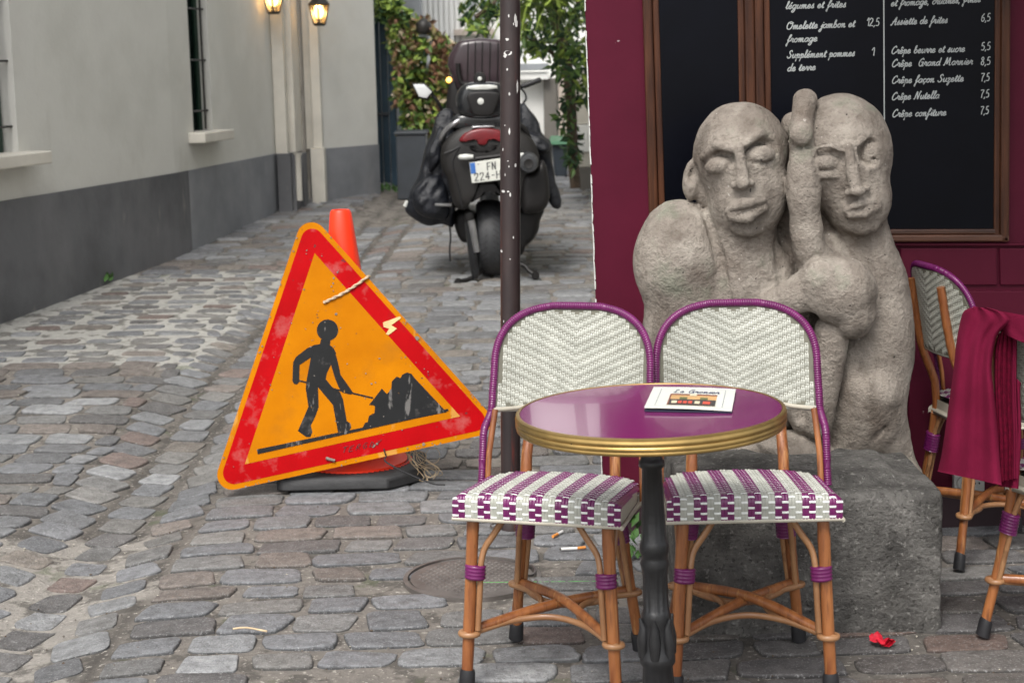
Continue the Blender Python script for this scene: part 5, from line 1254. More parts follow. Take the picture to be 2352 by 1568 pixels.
        # ring of pale cane where the back post meets the hoop
        mb = MB().tube(cr([Vector((s_*.20, .165, .615)), Vector((s_*.16, .215, .612)), Vector((s_*.118, .262, .612)), Vector((s_*.09, .245, .612))], 5), .006, 8); obj('post_lashing', mb, M['trim'], lg, smooth=True)
        mb = MB(); ringtube(mb, [Vector((s_*.229, .124, .402)), Vector((s_*.20, .16, .402)), Vector((s_*.135, .222, .402))], .007, .009); obj('post_lashing', mb, M['trim'], lg, smooth=True)
    zc = .135
    fl, fr_, rl, rr = Vector((-.191, -.184, zc)), Vector((.191, -.184, zc)), Vector((-.160, .236, zc + .02)), Vector((.160, .236, zc + .02))
    for a, b_, dz in ((fl, rr, 0), (fr_, rl, .013)):
        mb = MB().tube(cr([a + (b_-a).normalized() * .012, a.lerp(b_, .5) + Vector((0, 0, dz + .012)), b_ - (b_-a).normalized() * .012], 6), .0125, 10); obj('cross_stretcher', mb, M['bamboo'], t, smooth=True)
    def hoopround(c, r_=.0235): return [c + Vector((r_ * math.cos(q), r_ * math.sin(q), 0)) for q in np.linspace(0, 2*math.pi, 14)]
    low = Vector((0, 0, -.006))
    def arc(a, b_, mid, oa, ob): 
        pts = [a + oa + low, a + oa * .7 + (mid - a) * .12 + low, (a + mid) / 2 + (mid - (a + b_) / 2) * .22 + low, mid + low, (b_ + mid) / 2 + (mid - (a + b_) / 2) * .22 + low, b_ + ob * .7 + (mid - b_) * .12 + low, b_ + ob + low]
        mb = MB().tube(cr(pts, 6), .0078, 8); obj('curved_stretcher', mb, M['bamboo2'], t, smooth=True)
    arc(fl, fr_, Vector((0, -.045, zc + .016)), Vector((-.016, -.018, 0)), Vector((.016, -.018, 0)))
    arc(rl, rr, Vector((0, .085, zc + .014)), Vector((-.014, .018, 0)), Vector((.014, .018, 0)))
    arc(fl, rl, Vector((-.055, .03, zc + .018)), Vector((-.02, 0, 0)), Vector((-.018, 0, 0)))
    arc(fr_, rr, Vector((.055, .03, zc + .018)), Vector((.02, 0, 0)), Vector((.018, 0, 0)))
    for c in (fl, fr_, rl, rr): mb = MB().tube(hoopround(c + low), .0070, 8); obj('stretcher_lashing', mb, M['bamboo2'], t, smooth=True)
    warp(t)
    return t
def warp(o):
    """final proportions of the chair: narrower, shallower, higher in the seat"""
    for c in [q for q in bpy.data.objects if q.parent == o]:
        warp(c)
        if c.type != 'MESH': continue
        n_ = len(c.data.vertices); a = np.empty(n_ * 3, np.float32); c.data.vertices.foreach_get('co', a); a = a.reshape(-1, 3)
        z = a[:, 2].copy(); a[:, 0] *= .965; a[:, 1] *= .82
        a[:, 2] = np.where(z < .402, z * 1.112, .447 + (z - .402) * .966)
        m_ = (z > .40) & (z < .48) & (a[:, 1] > -.15); a[m_, 2] -= (a[m_, 1] + .15) * .07
        c.data.vertices.foreach_set('co', a.ravel()); c.data.update()
def kids(o): return [c for c in bpy.data.objects if c.parent == o]
def copy_tree(o, parent=None):
    c = o.copy(); COL.objects.link(c); c.parent = parent
    for ch in kids(o): copy_tree(ch, c)
    return c
ch1 = make_chair('woven chair nearest the road works sign, left of the round table')
ch2 = copy_tree(ch1); ch2['label'] = 'woven chair right of the table pedestal, directly in front of the sculpture'
ch3 = copy_tree(ch1); ch3['label'] = 'woven chair seen from behind between the sculpture and the hanging blanket'
ch4 = copy_tree(ch1); ch4['label'] = 'woven chair at the right edge with a crimson blanket over its back'
def put(o, fx, fy, yaw, lz=0):
    o.rotation_euler = (0, 0, R(yaw)); o.location = (fx, fy, lz)
def seatfit(x, y, z=.402):          # plan point whose height z shows at pixel x, y
    d = ray(x, y); t = (z - CAM.z) / d.z; return CAM + d * t
# left chair: middle of its front lower edge at (1230, 1198); right chair at (1734, 1193)
def place_by_front(o, x, y, yaw):
    f_ = seatfit(x, y, .457); a = R(yaw); c = Vector((f_.x - .172 * math.sin(a), f_.y + .172 * math.cos(a), 0)); put(o, c.x, c.y, yaw, .010)
place_by_front(ch1, 1231, 1198, -16.5); place_by_front(ch2, 1733, 1193, -1)
put(ch3, 1.52, 5.03, 100, .010); put(ch4, 1.515, 4.185, 115, .008); ch4.scale = (1, 1, .965)

# ------------------------------------------------------------------ round table
tabz = .80
tc = seatfit(1512, 938, tabz); TR = .5 * 616 / pxm(tc.y, tabz)
tb = thing('bistro_table', 'round plum topped cafe table with brass rim on a black cast iron pedestal', 'table', (tc.x, tc.y, 0))
tilt = R(-1.3)
prof = [(TR - .006, tabz - .036), (TR - .002, tabz - .037), (TR + .001, tabz - .033), (TR - .001, tabz - .029), (TR + .0025, tabz - .026), (TR + .0025, tabz - .020), (TR - .0005, tabz - .0175), (TR + .0025, tabz - .015), (TR + .0025, tabz - .009), (TR, tabz - .006), (TR + .001, tabz - .002), (TR - .003, tabz + .0006), (TR - .007, tabz + .0004), (TR - .008, tabz - .003)]
mb = MB(); n_ = 96; vs = []
for r_, z in prof:
    vs += [(tc.x + r_*math.cos(2*math.pi*j/n_), tc.y + r_*math.sin(2*math.pi*j/n_), z) for j in range(n_)]
fs = [(i*n_+j, i*n_+(j+1) % n_, (i+1)*n_+(j+1) % n_, (i+1)*n_+j) for i in range(len(prof)-1) for j in range(n_)]
obj('brass_rim', mb.add(vs, fs), M['brass'], tb, smooth=True, sharp=70)
mb = MB().lathe([(TR - .007, tabz - .034), (TR - .0085, tabz - .002), (TR - .0085, tabz - .0008), (TR * .5, tabz - .0006), (.002, tabz - .0006)], (tc.x, tc.y, 0), n_); obj('tabletop', mb, M['tabletop'], tb, smooth=True, sharp=30)
mb = MB().tube([(tc.x - TR * .62 + i*.0, tc.y - TR * .785, tabz - .012 - .006 * i) for i in range(3)], .0014, 6); obj('rim_screw', mb, M['iron'], tb)
pc = [(.010, .763), (.052, .760), (.054, .750), (.040, .742), (.031, .733), (.028, .70), (.031, .688), (.036, .683), (.036, .672), (.028, .666), (.031, .56), (.035, .505), (.038, .50), (.041, .49), (.041, .478), (.036, .468), (.036, .46), (.041, .45), (.037, .435), (.033, .42), (.034, .345), (.038, .34), (.042, .325), (.038, .31), (.040, .25), (.050, .235), (.050, .22), (.042, .21), (.046, .12), (.060, .05), (.075, .035)]; pc = [(r_ * (.80 if .05 < z < .74 else 1), z) for r_, z in pc]
mb = MB(); pts = []; N_ = 60; vs = []
for r_, z in pc[::-1]:
    for j in range(N_):
        q = 2*math.pi*j/N_; fl = (1 + .055 * math.cos(q * 12)) if .345 <= z <= .42 or .52 < z < .64 or .12 <= z < .2 else 1
        vs.append((tc.x + r_*fl*math.cos(q), tc.y + r_*fl*math.sin(q), z))
k_ = len(pc); fs = [(i*N_+j, i*N_+(j+1) % N_, (i+1)*N_+(j+1) % N_, (i+1)*N_+j) for i in range(k_-1) for j in range(N_)]
obj('pedestal', mb.add(vs, fs), M['iron'], tb, smooth=True, sharp=60)
mb = MB()
for q in range(6):
    a = 2*math.pi*q/6 + .3; c = Vector((tc.x + .027*math.cos(a), tc.y + .027*math.sin(a), .265)); o_ = Vector((math.cos(a), math.sin(a), 0))
    mb.tube([c + Vector((0, 0, -.03)) + o_ * .008, c + Vector((0, 0, .01)) + o_ * .006, c + Vector((0, 0, .04)) + o_ * .004, c + Vector((0, 0, .062)) + o_ * .012], [.010, .014, .010, .003], 8)
obj('leaf_casting', mb, M['iron'], tb, smooth=True)
for q in range(3):
    a = 2*math.pi*q/3 + .2; o_ = Vector((math.cos(a), math.sin(a), 0)); c = Vector((tc.x, tc.y, 0))
    mb = MB().tube(cr([c + o_*.03 + Vector((0,0,.075)), c + o_*.10 + Vector((0,0,.065)), c + o_*.18 + Vector((0,0,.035)), c + o_*.24 + Vector((0,0,.018))], 5), [.020]*5 + [.018]*5 + [.016]*6, 10); obj('foot', mb, M['iron'], tb, smooth=True)
tb.rotation_euler = (0, tilt, 0)
# menu lying on the table
TN = Vector((-math.sin(-tilt), 0, math.cos(tilt))).normalized(); TN = Matrix.Rotation(tilt, 3, 'Y') @ Vector((0, 0, 1))
T0_ = Vector((tc.x, tc.y, 0)) + Matrix.Rotation(tilt, 3, 'Y') @ Vector((0, 0, tabz))
def tp(x, y, h): return PL(x, y, T0_ + TN * h, TN)
def Z6(x, y): return ((2500 + x / 4.704) * .57422, (1500 + y / 4.704) * .57422)
mc = tp(1583, 917, 0)
mn = thing('menu', 'cream cafe menu card with a shop front picture lying on the round plum table', 'menu', mc)
c_ = [Z6(540, 225), Z6(2085, 265), Z6(2010, 668), Z6(365, 638)]
TLc, TRc, BRc, BLc = [tp(*q, .006) for q in c_]
def mq(u, v): return (TLc.lerp(TRc, u)).lerp(BLc.lerp(BRc, u), v)
def msheet(h0, h1, m, name, parent, curl=0):
    mb = MB(); n_ = 12; vs = []
    for h in (h0, h1):
        for i in range(n_ + 1):
            for v in (0, .5, 1): p = mq(i / n_, v); vs.append(p + TN * (h + curl * (v * (1 - i / n_) * .004 + .0015 * math.sin(i / n_ * 3.1))))
    a = 3 * (n_ + 1); fs = []
    for i in range(n_):
        for j in range(2): fs += [(i*3+j, i*3+j+1, (i+1)*3+j+1, (i+1)*3+j), (a+i*3+j, a+(i+1)*3+j, a+(i+1)*3+j+1, a+i*3+j+1)]
        fs += [(i*3, (i+1)*3, a+(i+1)*3, a+i*3), (i*3+2, a+i*3+2, a+(i+1)*3+2, (i+1)*3+2)]
    fs += [(0, a, a+1, 1), (1, a+1, a+2, 2), (n_*3, n_*3+1, a+n_*3+1, a+n_*3), (n_*3+1, n_*3+2, a+n_*3+2, a+n_*3+1)]
    return obj(name, mb.add(vs, fs), m, parent)
msheet(-.0055, -.002, M['navy'], 'back_cover', mn); cov = msheet(-.0015, .0006, M['paper'], 'front_cover', mn, 1)
def mh_(u, v): return .0014 + v * (1 - u) * .004 + .0015 * math.sin(u * 3.1)
def mrect(u0, v0, u1, v1, m, name, parent, h=0):
    mb = MB(); n_ = 6; vs = []
    for i in range(n_ + 1):
        u = u0 + (u1 - u0) * i / n_
        for v in (v0, v1): vs.append(mq(u, v) + TN * (mh_(u, v) + h))
    return obj(name, mb.add(vs, [(i*2, i*2+1, i*2+3, i*2+2) for i in range(n_)]), m, parent)
pic = mrect(.245, .36, .80, .885, M['pic_sky'], 'picture', mn)
mrect(.25, .62, .80, .88, M['pic_dark'], 'dark_shopfront', pic, .0004); mrect(.245, .36, .80, .42, M['pic_brown'], 'roof', pic, .0004)
mrect(.48, .37, .56, .46, M['pic_cream'], 'dormer', pic, .0007)
for u in (.37, .61): mrect(u, .52, u + .09, .62, M['pic_green'], 'window', pic, .0006)
for u, w_, m_ in ((.29, .065, 'pic_cream'), (.365, .045, 'pic_red'), (.425, .045, 'pic_red'), (.485, .045, 'pic_red'), (.56, .06, 'pic_cream'), (.655, .085, 'pic_red')): mrect(u, .70, u + w_, .82, M[m_], 'awning', pic, .0009)
mrect(.245, .42, .262, .88, M['pic_brown'], 'side_wall', pic, .0007)
for u in (.112, .885): mrect(u - .002, .10, u + .002, .92, M['inkblue'], 'border_line', mn)
for v in (.105, .925): mrect(.112, v - .003, .885, v, M['fargrey'], 'border_line', mn)
mb = MB()
write_line(mb, 'Le Grenier', .27, .82, .30, .30, .075, lambda x, y, e: mq(x, y) + TN * (mh_(x, y) + e + .0003), .011, .10)
obj('title_lettering', mb, M['inkblue'], mn)

# ------------------------------------------------------------------ blanket over the far chair's back
YBL = 4.10
bk_ = thing('folded_blanket', 'thick crimson fleece blanket folded over a chair back at the right edge', 'blanket', P(2250, 1110, YBL))
def sheet(outer, thick, m, name, Yf, wav=.006, seed=0, parent=bk_):
    """hanging fold: rows of (xl, xr, y) in photo pixels, from the top down, soft rounded edges"""
    mb = MB(); n_ = 22; vs = []; rows = []
    for k, (xl, xr, y, yb) in enumerate(outer):
        for side in (0, 1):
            pass
    R_ = len(outer); grid = []
    for k, (xl, xr, yl, yr) in enumerate(outer):
        row = []
        for i in range(n_ + 1):
            u = i / n_; x = xl + (xr - xl) * u; y = yl + (yr - yl) * u
            e = min(u, 1 - u) * 2; bul = thick / 2 * (1 - (1 - min(1, e * 3.2)) ** 2) ** .5
            d = k / (R_ - 1); wv = wav * math.sin(u * 7 + seed + d * 1.5) * d + wav * .6 * math.sin(u * 17 + d * 2 + seed)
            row.append((x, y, bul, wv))
        grid.append(row)
    for sgn_ in (-1, 1):
        for row in grid:
            for x, y, bul, wv in row: vs.append(P(x, y, Yf + sgn_ * bul + wv - (x - 2250) * .0010))
    a = R_ * (n_ + 1); q = lambda k, i: k * (n_ + 1) + i; fs = []
    for k in range(R_ - 1):
        for i in range(n_): fs += [(q(k,i), q(k,i+1), q(k+1,i+1), q(k+1,i)), (a+q(k,i), a+q(k+1,i), a+q(k+1,i+1), a+q(k,i+1))]
    for i in range(n_): fs += [(q(0,i), a+q(0,i), a+q(0,i+1), q(0,i+1)), (q(R_-1,i), q(R_-1,i+1), a+q(R_-1,i+1), a+q(R_-1,i))]
    for k in range(R_ - 1): fs += [(q(k,0), q(k+1,0), a+q(k+1,0), a+q(k,0)), (q(k,n_), a+q(k,n_), a+q(k+1,n_), q(k+1,n_))]
    return obj(name, mb.add(vs, fs), m, parent, smooth=True, sharp=70)
def interp(rows, n_=4):
    v = [Vector((a, b_, 0)) for a, b_, _, _ in rows]; w_ = [Vector((c, d, 0)) for _, _, c, d in rows]; A, B = cr(v, n_), cr(w_, n_); return [(a.x, a.y, b_.x, b_.y) for a, b_ in zip(A, B)]
front_rows = interp([(2226, 2268, 707, 706), (2213, 2300, 716, 716), (2205, 2318, 740, 738), (2196, 2290, 790, 772), (2190, 2278, 850, 840), (2180, 2284, 920, 905), (2172, 2290, 980, 970), (2163, 2296, 1040, 1050), (2155, 2300, 1076, 1108), (2153, 2302, 1082, 1114)])
sheet(front_rows, .05, M['blanket'], 'front_fold', YBL - .03, .008, 1)
over = interp([(2236, 2470, 703, 745), (2232, 2480, 711, 755), (2250, 2490, 726, 790), (2290, 2495, 752, 830), (2300, 2496, 765, 850)])
sheet(over, .07, M['blanket'], 'top_fold', YBL + .02, .003, 2)
for k, (dx, yy) in enumerate(((0, .010), (12, .022), (24, .034), (36, .046))):
    rows = interp([(2292 + dx * .6, 2306 + dx * .8, 768 - k * 7, 758 - k * 7), (2284 + dx, 2300 + dx, 810 - k * 3, 806 - k * 4), (2284 + dx, 2299 + dx, 900, 898), (2289 + dx * .95, 2304 + dx * .95, 1000, 998), (2292 + dx * .9, 2306 + dx * .9, 1104 - k * 2, 1106 - k * 2)])
    sheet(rows, .020, M['blanketdark'] if k < 3 else M['blanket'], 'folded_edge', YBL - .012 + yy, .002, k)
    mb = MB(); random.seed(k)
    pts = [P(r_[1] - 1 + random.uniform(-1.6, 1.6), r_[3], YBL - .022 + yy + random.uniform(-.002, .002)) for r_ in interp([r for r in rows], 2)]
    mb.tube(pts, [random.uniform(.0018, .0034) for _ in pts], 6); obj('frayed_hem', mb, M['blanket'], bk_, smooth=True)
sheet(interp([(2300, 2346, 830, 880), (2318, 2344, 880, 900), (2320, 2346, 1000, 1000), (2296, 2340, 1106, 1112), (2290, 2338, 1114, 1119)]), .03, M['blanket'], 'rear_fold', YBL + .05, .004, 4)

# ------------------------------------------------------------------ small things on the ground
def gtube(x0, y0, x1, y1, r_, lift=0): a, b_ = ground(x0, y0), ground(x1, y1); return a + Vector((0, 0, r_ + lift)), b_ + Vector((0, 0, r_ + lift))
for (xa, ya, xm, ym, xb, yb, lb) in ((1270, 1243, 1281, 1237, 1292, 1231, 'short cigarette butt lying slanted, the one farther from the camera'), (1345, 1268, 1326, 1270, 1289, 1272, 'long cigarette stub with grey ash end, the one nearer the table')):
    a, b_ = gtube(xa, ya, xb, yb, .005); m_ = gtube(xm, ym, xm, ym, .005)[0]
    c = thing('cigarette_end', lb, 'cigarette', m_, 'cigarette ends under the left chair')
    obj('filter', MB().tube([a, m_], .0050, 10), M['cigo'], c, smooth=True); obj('paper', MB().tube([m_, b_], .0047, 10), M['cigw'], c, smooth=True)
    d = (b_ - m_).normalized(); obj('ash', MB().tube([b_, b_ + d * .006], [.0047, .003], 8), M['ash'], c, smooth=True)
mb = MB(); random.seed(2); o = ground(2030, 1492)
for i in range(7):
    a = random.uniform(0, 6.28); u = Vector((math.cos(a), math.sin(a), random.uniform(.1, .9))).normalized(); v = u.cross(Vector((0, 0, 1))).normalized()
    c = o + Vector((random.uniform(-.008, .008), 0, .004)); r_ = random.uniform(.016, .026)
    ring = [c + u * (r_ * (1 + math.cos(q)) * .9) + v * (r_ * .8 * math.sin(q)) + Vector((0, 0, .006 * math.sin(2*q))) for q in np.linspace(0, 6.28, 10)[:-1]]
    mb.add(ring + [c + u * r_ + Vector((0, 0, .008))], [(j, (j+1) % 9, 9) for j in range(9)])
fl_ = obj('fallen_petals', mb, M['petal']); tag(fl_, 'crumpled red flower petals on the dark setts in front of the stone block', 'petals')
a, b_ = gtube(536, 1458, 614, 1464, .003, .004); mb = MB().tube(cr([a, a.lerp(b_, .4) + Vector((0, .006, .004)), b_], 5), .0028, 6); tag(obj('dry_twig', mb, M['straw'], smooth=True), 'thin pale dry twig on the setts at the bottom left', 'twig')
a0, a1 = ground(1090, 1352), ground(1420, 1348)
mb = MB(); random.seed(6)
for i in range(60):
    t0, t1 = i / 60, (i + 1) / 60
    if random.random() < .18 or .30 < t0 < .34: continue
    p, q = a0.lerp(a1, t0), a0.lerp(a1, t1); p = Vector((p.x, p.y, gh(p.x, p.y) + .0205)); q = Vector((q.x, q.y, gh(q.x, q.y) + .0205)); w_ = Vector((0, random.uniform(.0015, .0035), 0)); mb.add([p - w_, q - w_, q + w_, p + w_], [(0, 1, 2, 3)])
tag(obj('spray_line', mb, M['green_paint']), 'broken thin green sprayed line across the setts beside the manhole', 'paint mark')
mb = MB(); c = ground(1196, 1322)
mb.tube([c + Vector((.045 * math.cos(q), .06 * math.sin(q), .006 + .004 * math.sin(3*q))) for q in np.linspace(-1.7, 1.9, 20)], .0035, 6); tag(obj('wire_loop', mb, M['wire'], smooth=True), 'bent loop of steel wire beside the manhole behind the left chair', 'wire')
mb = MB(); c = ground(1142, 1218)
mb.tube([c + Vector((.022 * math.cos(q), .03 * math.sin(q), .006)) for q in np.linspace(0, 6, 16)], .003, 6); tag(obj('wire_ring', mb, M['wire'], smooth=True), 'small rusty wire ring at the foot of the brown pole', 'wire')
mb = MB(); random.seed(77)
for i in range(1100):
    x, y = random.uniform(-2.4, 1.9), 3.9 + random.random() ** 1.3 * 4.2; r_ = random.uniform(.0012, .0042) * (1.5 if random.random() < .05 else 1); z = gh(x, y) + .004
    vs = [(x + r_ * a * random.uniform(.7, 1.2), y + r_ * b_ * random.uniform(.7, 1.2), z + r_ * c * random.uniform(.6, 1.1)) for a, b_, c in ((1,0,0),(0,1,0),(-1,0,0),(0,-1,0),(0,0,1),(0,0,-1))]
    mb.add(vs, [(0,1,4),(1,2,4),(2,3,4),(3,0,4),(1,0,5),(2,1,5),(3,2,5),(0,3,5)], random.choice((0, 0, 1, 2)))
tag(obj('grit', mb, [M['chip'], M['trim'], M['bark']], origin=(0, 4, 0)), 'fine grit and crumbs lying in the joints between the setts', 'grit', kind='stuff')
def weed(name, x, y, n_, sz, label, seed, spread=.05, hgt=.12):
    random.seed(seed); o = ground(x, y); mb = MB()
    for i in range(n_):
        a = random.uniform(0, 6.28); L = sz * random.uniform(.6, 1.2); u = Vector((math.cos(a), math.sin(a), random.uniform(.3, 2.2))).normalized(); v = u.cross(Vector((0, 0, 1))).normalized() * L * .28
        c = o + Vector((random.uniform(-spread, spread), random.uniform(-spread, spread), random.uniform(0, hgt))); mb.add([c, c + u*L*.5 + v, c + u*L, c + u*L*.5 - v, c + u*L*.5 + Vector((0, 0, .004))], [(0,1,4),(1,2,4),(2,3,4),(3,0,4)])
    o_ = obj(name, mb, M['weed']); tag(o_, label, 'weed'); return o_
weed('leafy_weed', 1466, 1290, 26, .05, 'leafy green weed growing at the foot of the burgundy corner', 1, .035, .12)
weed('grass_tuft', 237, 653, 24, .06, 'small green weed tuft growing at the foot of the grey wall base', 2, .05, .02)
weed('grass_tuft', 905, 436, 40, .07, 'green weed tuft at the foot of the dark planter box', 3, .12, .05)
# ------------------------------------------------------------------ parked motorcycle
bg_ = G(1130, 652); YM = bg_.y + .30
mo = thing('motorcycle', 'black touring scooter with smoked windshield and black leg cover parked in the lane', 'motorcycle', (bg_.x, bg_.y, gh(bg_.x, bg_.y)))
Yr = YM - .30
def dm(name, outline, Y, depth, bulge, m, parent=mo, **k): return obj(name, dome(outline, Y, depth, bulge, **k), M[m], parent, smooth=True, sharp=60)
# wheels
def wheel(cx, cy, Y, rad, wd, lean_):
    c = P(cx, cy, Y); mb = MB(); n_ = 56; prof = [(-.5, .80), (-.52, .88), (-.42, .955), (-.22, .99), (0, 1.0), (.22, .99), (.42, .955), (.52, .88), (.5, .80)]; vs = []
    for q in range(n_):
        a = 2*math.pi*q/n_
        for u, r_ in prof: vs.append(c + Vector((u * wd + lean_ * rad * r_ * math.sin(a), rad * r_ * math.cos(a), rad * r_ * math.sin(a))))
    k_ = len(prof); fs = [(q*k_+j, q*k_+j+1, ((q+1) % n_)*k_+j+1, ((q+1) % n_)*k_+j) for q in range(n_) for j in range(k_)if j < k_-1]
    wh = obj('wheel', mb.add(vs, fs), M['tyre'], mo, smooth=True, sharp=60)
    mb = MB().lathe([(rad*.5, -wd*.3), (rad*.8, -wd*.34), (rad*.8, wd*.34), (rad*.5, wd*.3)], c, 40, axis='X'); obj('rim', mb, M['bikegloss'], wh, smooth=True, sharp=40)
    mb = MB()
    for q in range(5):
        a = 2*math.pi*q/5; mb.tube([c, c + Vector((0, rad*.62*math.cos(a), rad*.62*math.sin(a)))], .022, 8)
    obj('spokes', mb, M['bikegloss'], wh)
    mb = MB()
    for q in range(40):                      # tread grooves
        a = 2*math.pi*q/40
        for s_ in (-1, 1):
            p0 = c + Vector((s_*.06*wd*2, rad*1.0006*math.cos(a), rad*1.0006*math.sin(a))); a2 = a + .11; p1 = c + Vector((s_*.36*wd, rad*.972*math.cos(a2), rad*.972*math.sin(a2)))
            w_ = Vector((0, -math.sin(a), math.cos(a))) * .004; mb.add([p0-w_, p0+w_, p1+w_, p1-w_], [(0,1,2,3)])
    obj('tread_groove', mb, M['rubber'], wh)
cyw = 545; wc = P(1127, cyw, YM); rad = wc.z - gh(bg_.x, YM) - .008
wheel(1127, cyw, YM, rad, 58 / pxm(YM), -.03)
wc2 = wc + Vector((-.02, 1.5, .05)); r2 = CR.transposed() @ (wc2 - CAM); wheel(CX - F * r2.x / r2.z, CY + F * r2.y / r2.z, wc2.y, rad * .95, .13, 0)
# tail body
dm('tail_body', [(1016,330),(1011,354),(1013,390),(1028,410),(1034,445),(1043,474),(1056,482),(1074,482),(1084,450),(1092,428),(1120,422),(1160,426),(1172,455),(1180,480),(1196,474),(1215,458),(1236,405),(1241,360),(1226,322),(1196,298),(1150,288),(1108,285),(1066,290),(1040,304)], Yr, .9, .05, 'bikedust', tip=.6, back=.75)
dm('rear_hugger', [(1078,424),(1095,416),(1150,414),(1170,424),(1176,470),(1160,446),(1140,434),(1110,434),(1096,446),(1080,474)], Yr + .0, .4, .03, 'bikeblack')
tl = dm('tail_light', [(1053,322),(1064,308),(1085,298),(1108,294),(1140,296),(1160,304),(1168,322),(1160,328),(1140,318),(1122,320),(1118,334),(1098,334),(1094,320),(1072,322),(1060,328)], Yr - .045, .06, .02, 'lens', smooth=1, tip=.8)
dm('lens_surround', [(1048,328),(1060,322),(1110,336),(1165,322),(1172,328),(1160,352),(1130,360),(1085,360),(1058,350)], Yr - .03, .1, .02, 'bikeblack')
dm('chrome_trim', [(1082,290),(1136,288),(1136,293),(1082,295)], Yr - .05, .02, .006, 'chrome', smooth=1)
# number plate
pl_ = MB(); c4 = [(1078,374),(1160,362),(1162,412),(1084,421)]; q4 = [P(x, y, Yr - .10) for x, y in c4]; pl_.slab(q4, (0, .006, 0)); plo = bevel(obj('number_plate', pl_, M['plate'], mo), .002)
def pq(u, v, o): p = q4[0].lerp(q4[1], u).lerp(q4[3].lerp(q4[2], u), v); return p - Vector((0, o, 0))
mb = MB().slab([pq(.01,.02,.0008), pq(.155,.02,.0008), pq(.155,.55,.0008), pq(.01,.55,.0008)], (0,.0004,0)); obj('blue_band', mb, M['plateblue'], plo)
PG = {'F': [[(0,0),(0,1),(.9,1)],[(0,.5),(.7,.5)]], 'N': [[(0,0),(0,1),(.9,0),(.9,1)]], '-': [[(.15,.5),(.75,.5)]], '2': [[(0,.75),(.15,1),(.75,1),(.85,.7),(0,0),(.9,0)]], '4': [[(.65,0),(.65,1),(0,.3),(.95,.3)]], 'H': [[(0,0),(0,1)],[(.9,0),(.9,1)],[(0,.5),(.9,.5)]], '.': [[(.3,1),(.5,1)]]}
def plate_text(txt, u0, v0, cw, chh, gap, name):
    mb = MB(); u = u0; e = 0
    for ch in txt:
        if ch != ' ':
            for st_ in PG[ch]:
                for i in range(len(st_) - 1):
                    a, b_ = Vector((u + st_[i][0]*cw, v0 - st_[i][1]*chh, 0)), Vector((u + st_[i+1][0]*cw, v0 - st_[i+1][1]*chh, 0)); d = b_ - a; nn = Vector((-d.y*.6, d.x*1.65, 0)).normalized()*.016; ex2 = d.normalized()*.012; e += 1
                    mb.add([pq(p.x, p.y, .0016 + (e % 3)*.0002) for p in (a-ex2+nn, b_+ex2+nn, b_+ex2-nn, a-ex2-nn)], [(0,1,2,3)])
        u += cw + gap
    obj(name, mb, M['platetext'], plo)
plate_text('. FN -', .21, .47, .095, .34, .045, 'plate_lettering'); plate_text('224-H', .10, .90, .115, .34, .045, 'plate_lettering')
mb = MB().tube([P(1092,365,Yr-.06), P(1170,356,Yr-.06)], .016, 8); obj('plate_bracket', mb, M['bikeblack'], mo, smooth=True)
mb = MB().lathe([(.004,-.0),(.016,.012),(.019,.05),(.012,.095)], P(1052,361,Yr-.10), 12, axis='X'); obj('turn_signal', mb, M['clearlens'], mo, smooth=True)
mb = MB().lathe([(.012,-.095),(.019,-.05),(.016,-.012),(.004,0)], P(1206,357,Yr-.10), 12, axis='X'); obj('turn_signal', mb, M['clearlens'], mo, smooth=True)
# grab rail, seat edge, top case
mb = MB().tube(cr([P(1063,272,Yr+.02), P(1045,283,Yr), P(1024,300,Yr+.02), P(1014,318,Yr+.05), P(1014,335,Yr+.15)]), .017, 10); obj('grab_rail', mb, M['chrome'], mo, smooth=True)
mb = MB().tube(cr([P(1160,270,Yr+.02), P(1185,282,Yr), P(1205,298,Yr+.02), P(1215,318,Yr+.05), P(1214,335,Yr+.15)]), .017, 10); obj('grab_rail', mb, M['bikeblack'], mo, smooth=True)
dm('seat', [(1040,268),(1060,262),(1108,266),(1160,262),(1185,268),(1200,290),(1160,298),(1108,290),(1050,300),(1030,290)], Yr + .02, .95, .03, 'bikegloss')
tcz = dm('top_case', [(1046,240),(1050,210),(1064,194),(1085,188),(1133,188),(1153,194),(1168,210),(1172,240),(1160,268),(1130,276),(1085,276),(1058,268)], Yr + .02, .42, .05, 'bikegloss', tip=.7, back=.9)
dm('reflector_band', [(1074,196),(1140,194),(1144,206),(1070,208)], Yr - .055, .03, .01, 'clearlens', parent=tcz, smooth=1)
dm('case_panel', [(1068,214),(1108,210),(1150,212),(1146,228),(1134,262),(1122,267),(1094,267),(1084,262)], Yr - .062, .03, .008, 'bikeblack', parent=tcz, smooth=1, tip=.85)
mb = MB().lathe([(.020,0),(.020,-.006),(.012,-.009)], P(1104,233,Yr-.065), 20, axis='Y'); obj('badge', mb, M['clearlens'], tcz, smooth=True)
mb = MB().lathe([(.038,.05),(.040,0),(.034,-.012),(.010,-.014)], P(1102,180,Yr+.02), 20, axis='Y'); kn = obj('lock_housing', mb, M['bikeblack'], mo, smooth=True)
mb = MB().lathe([(.013,0),(.013,-.006),(.004,-.010)], P(1102,181,Yr+.004), 16, axis='Y'); obj('lock', mb, M['clearlens'], kn, smooth=True)
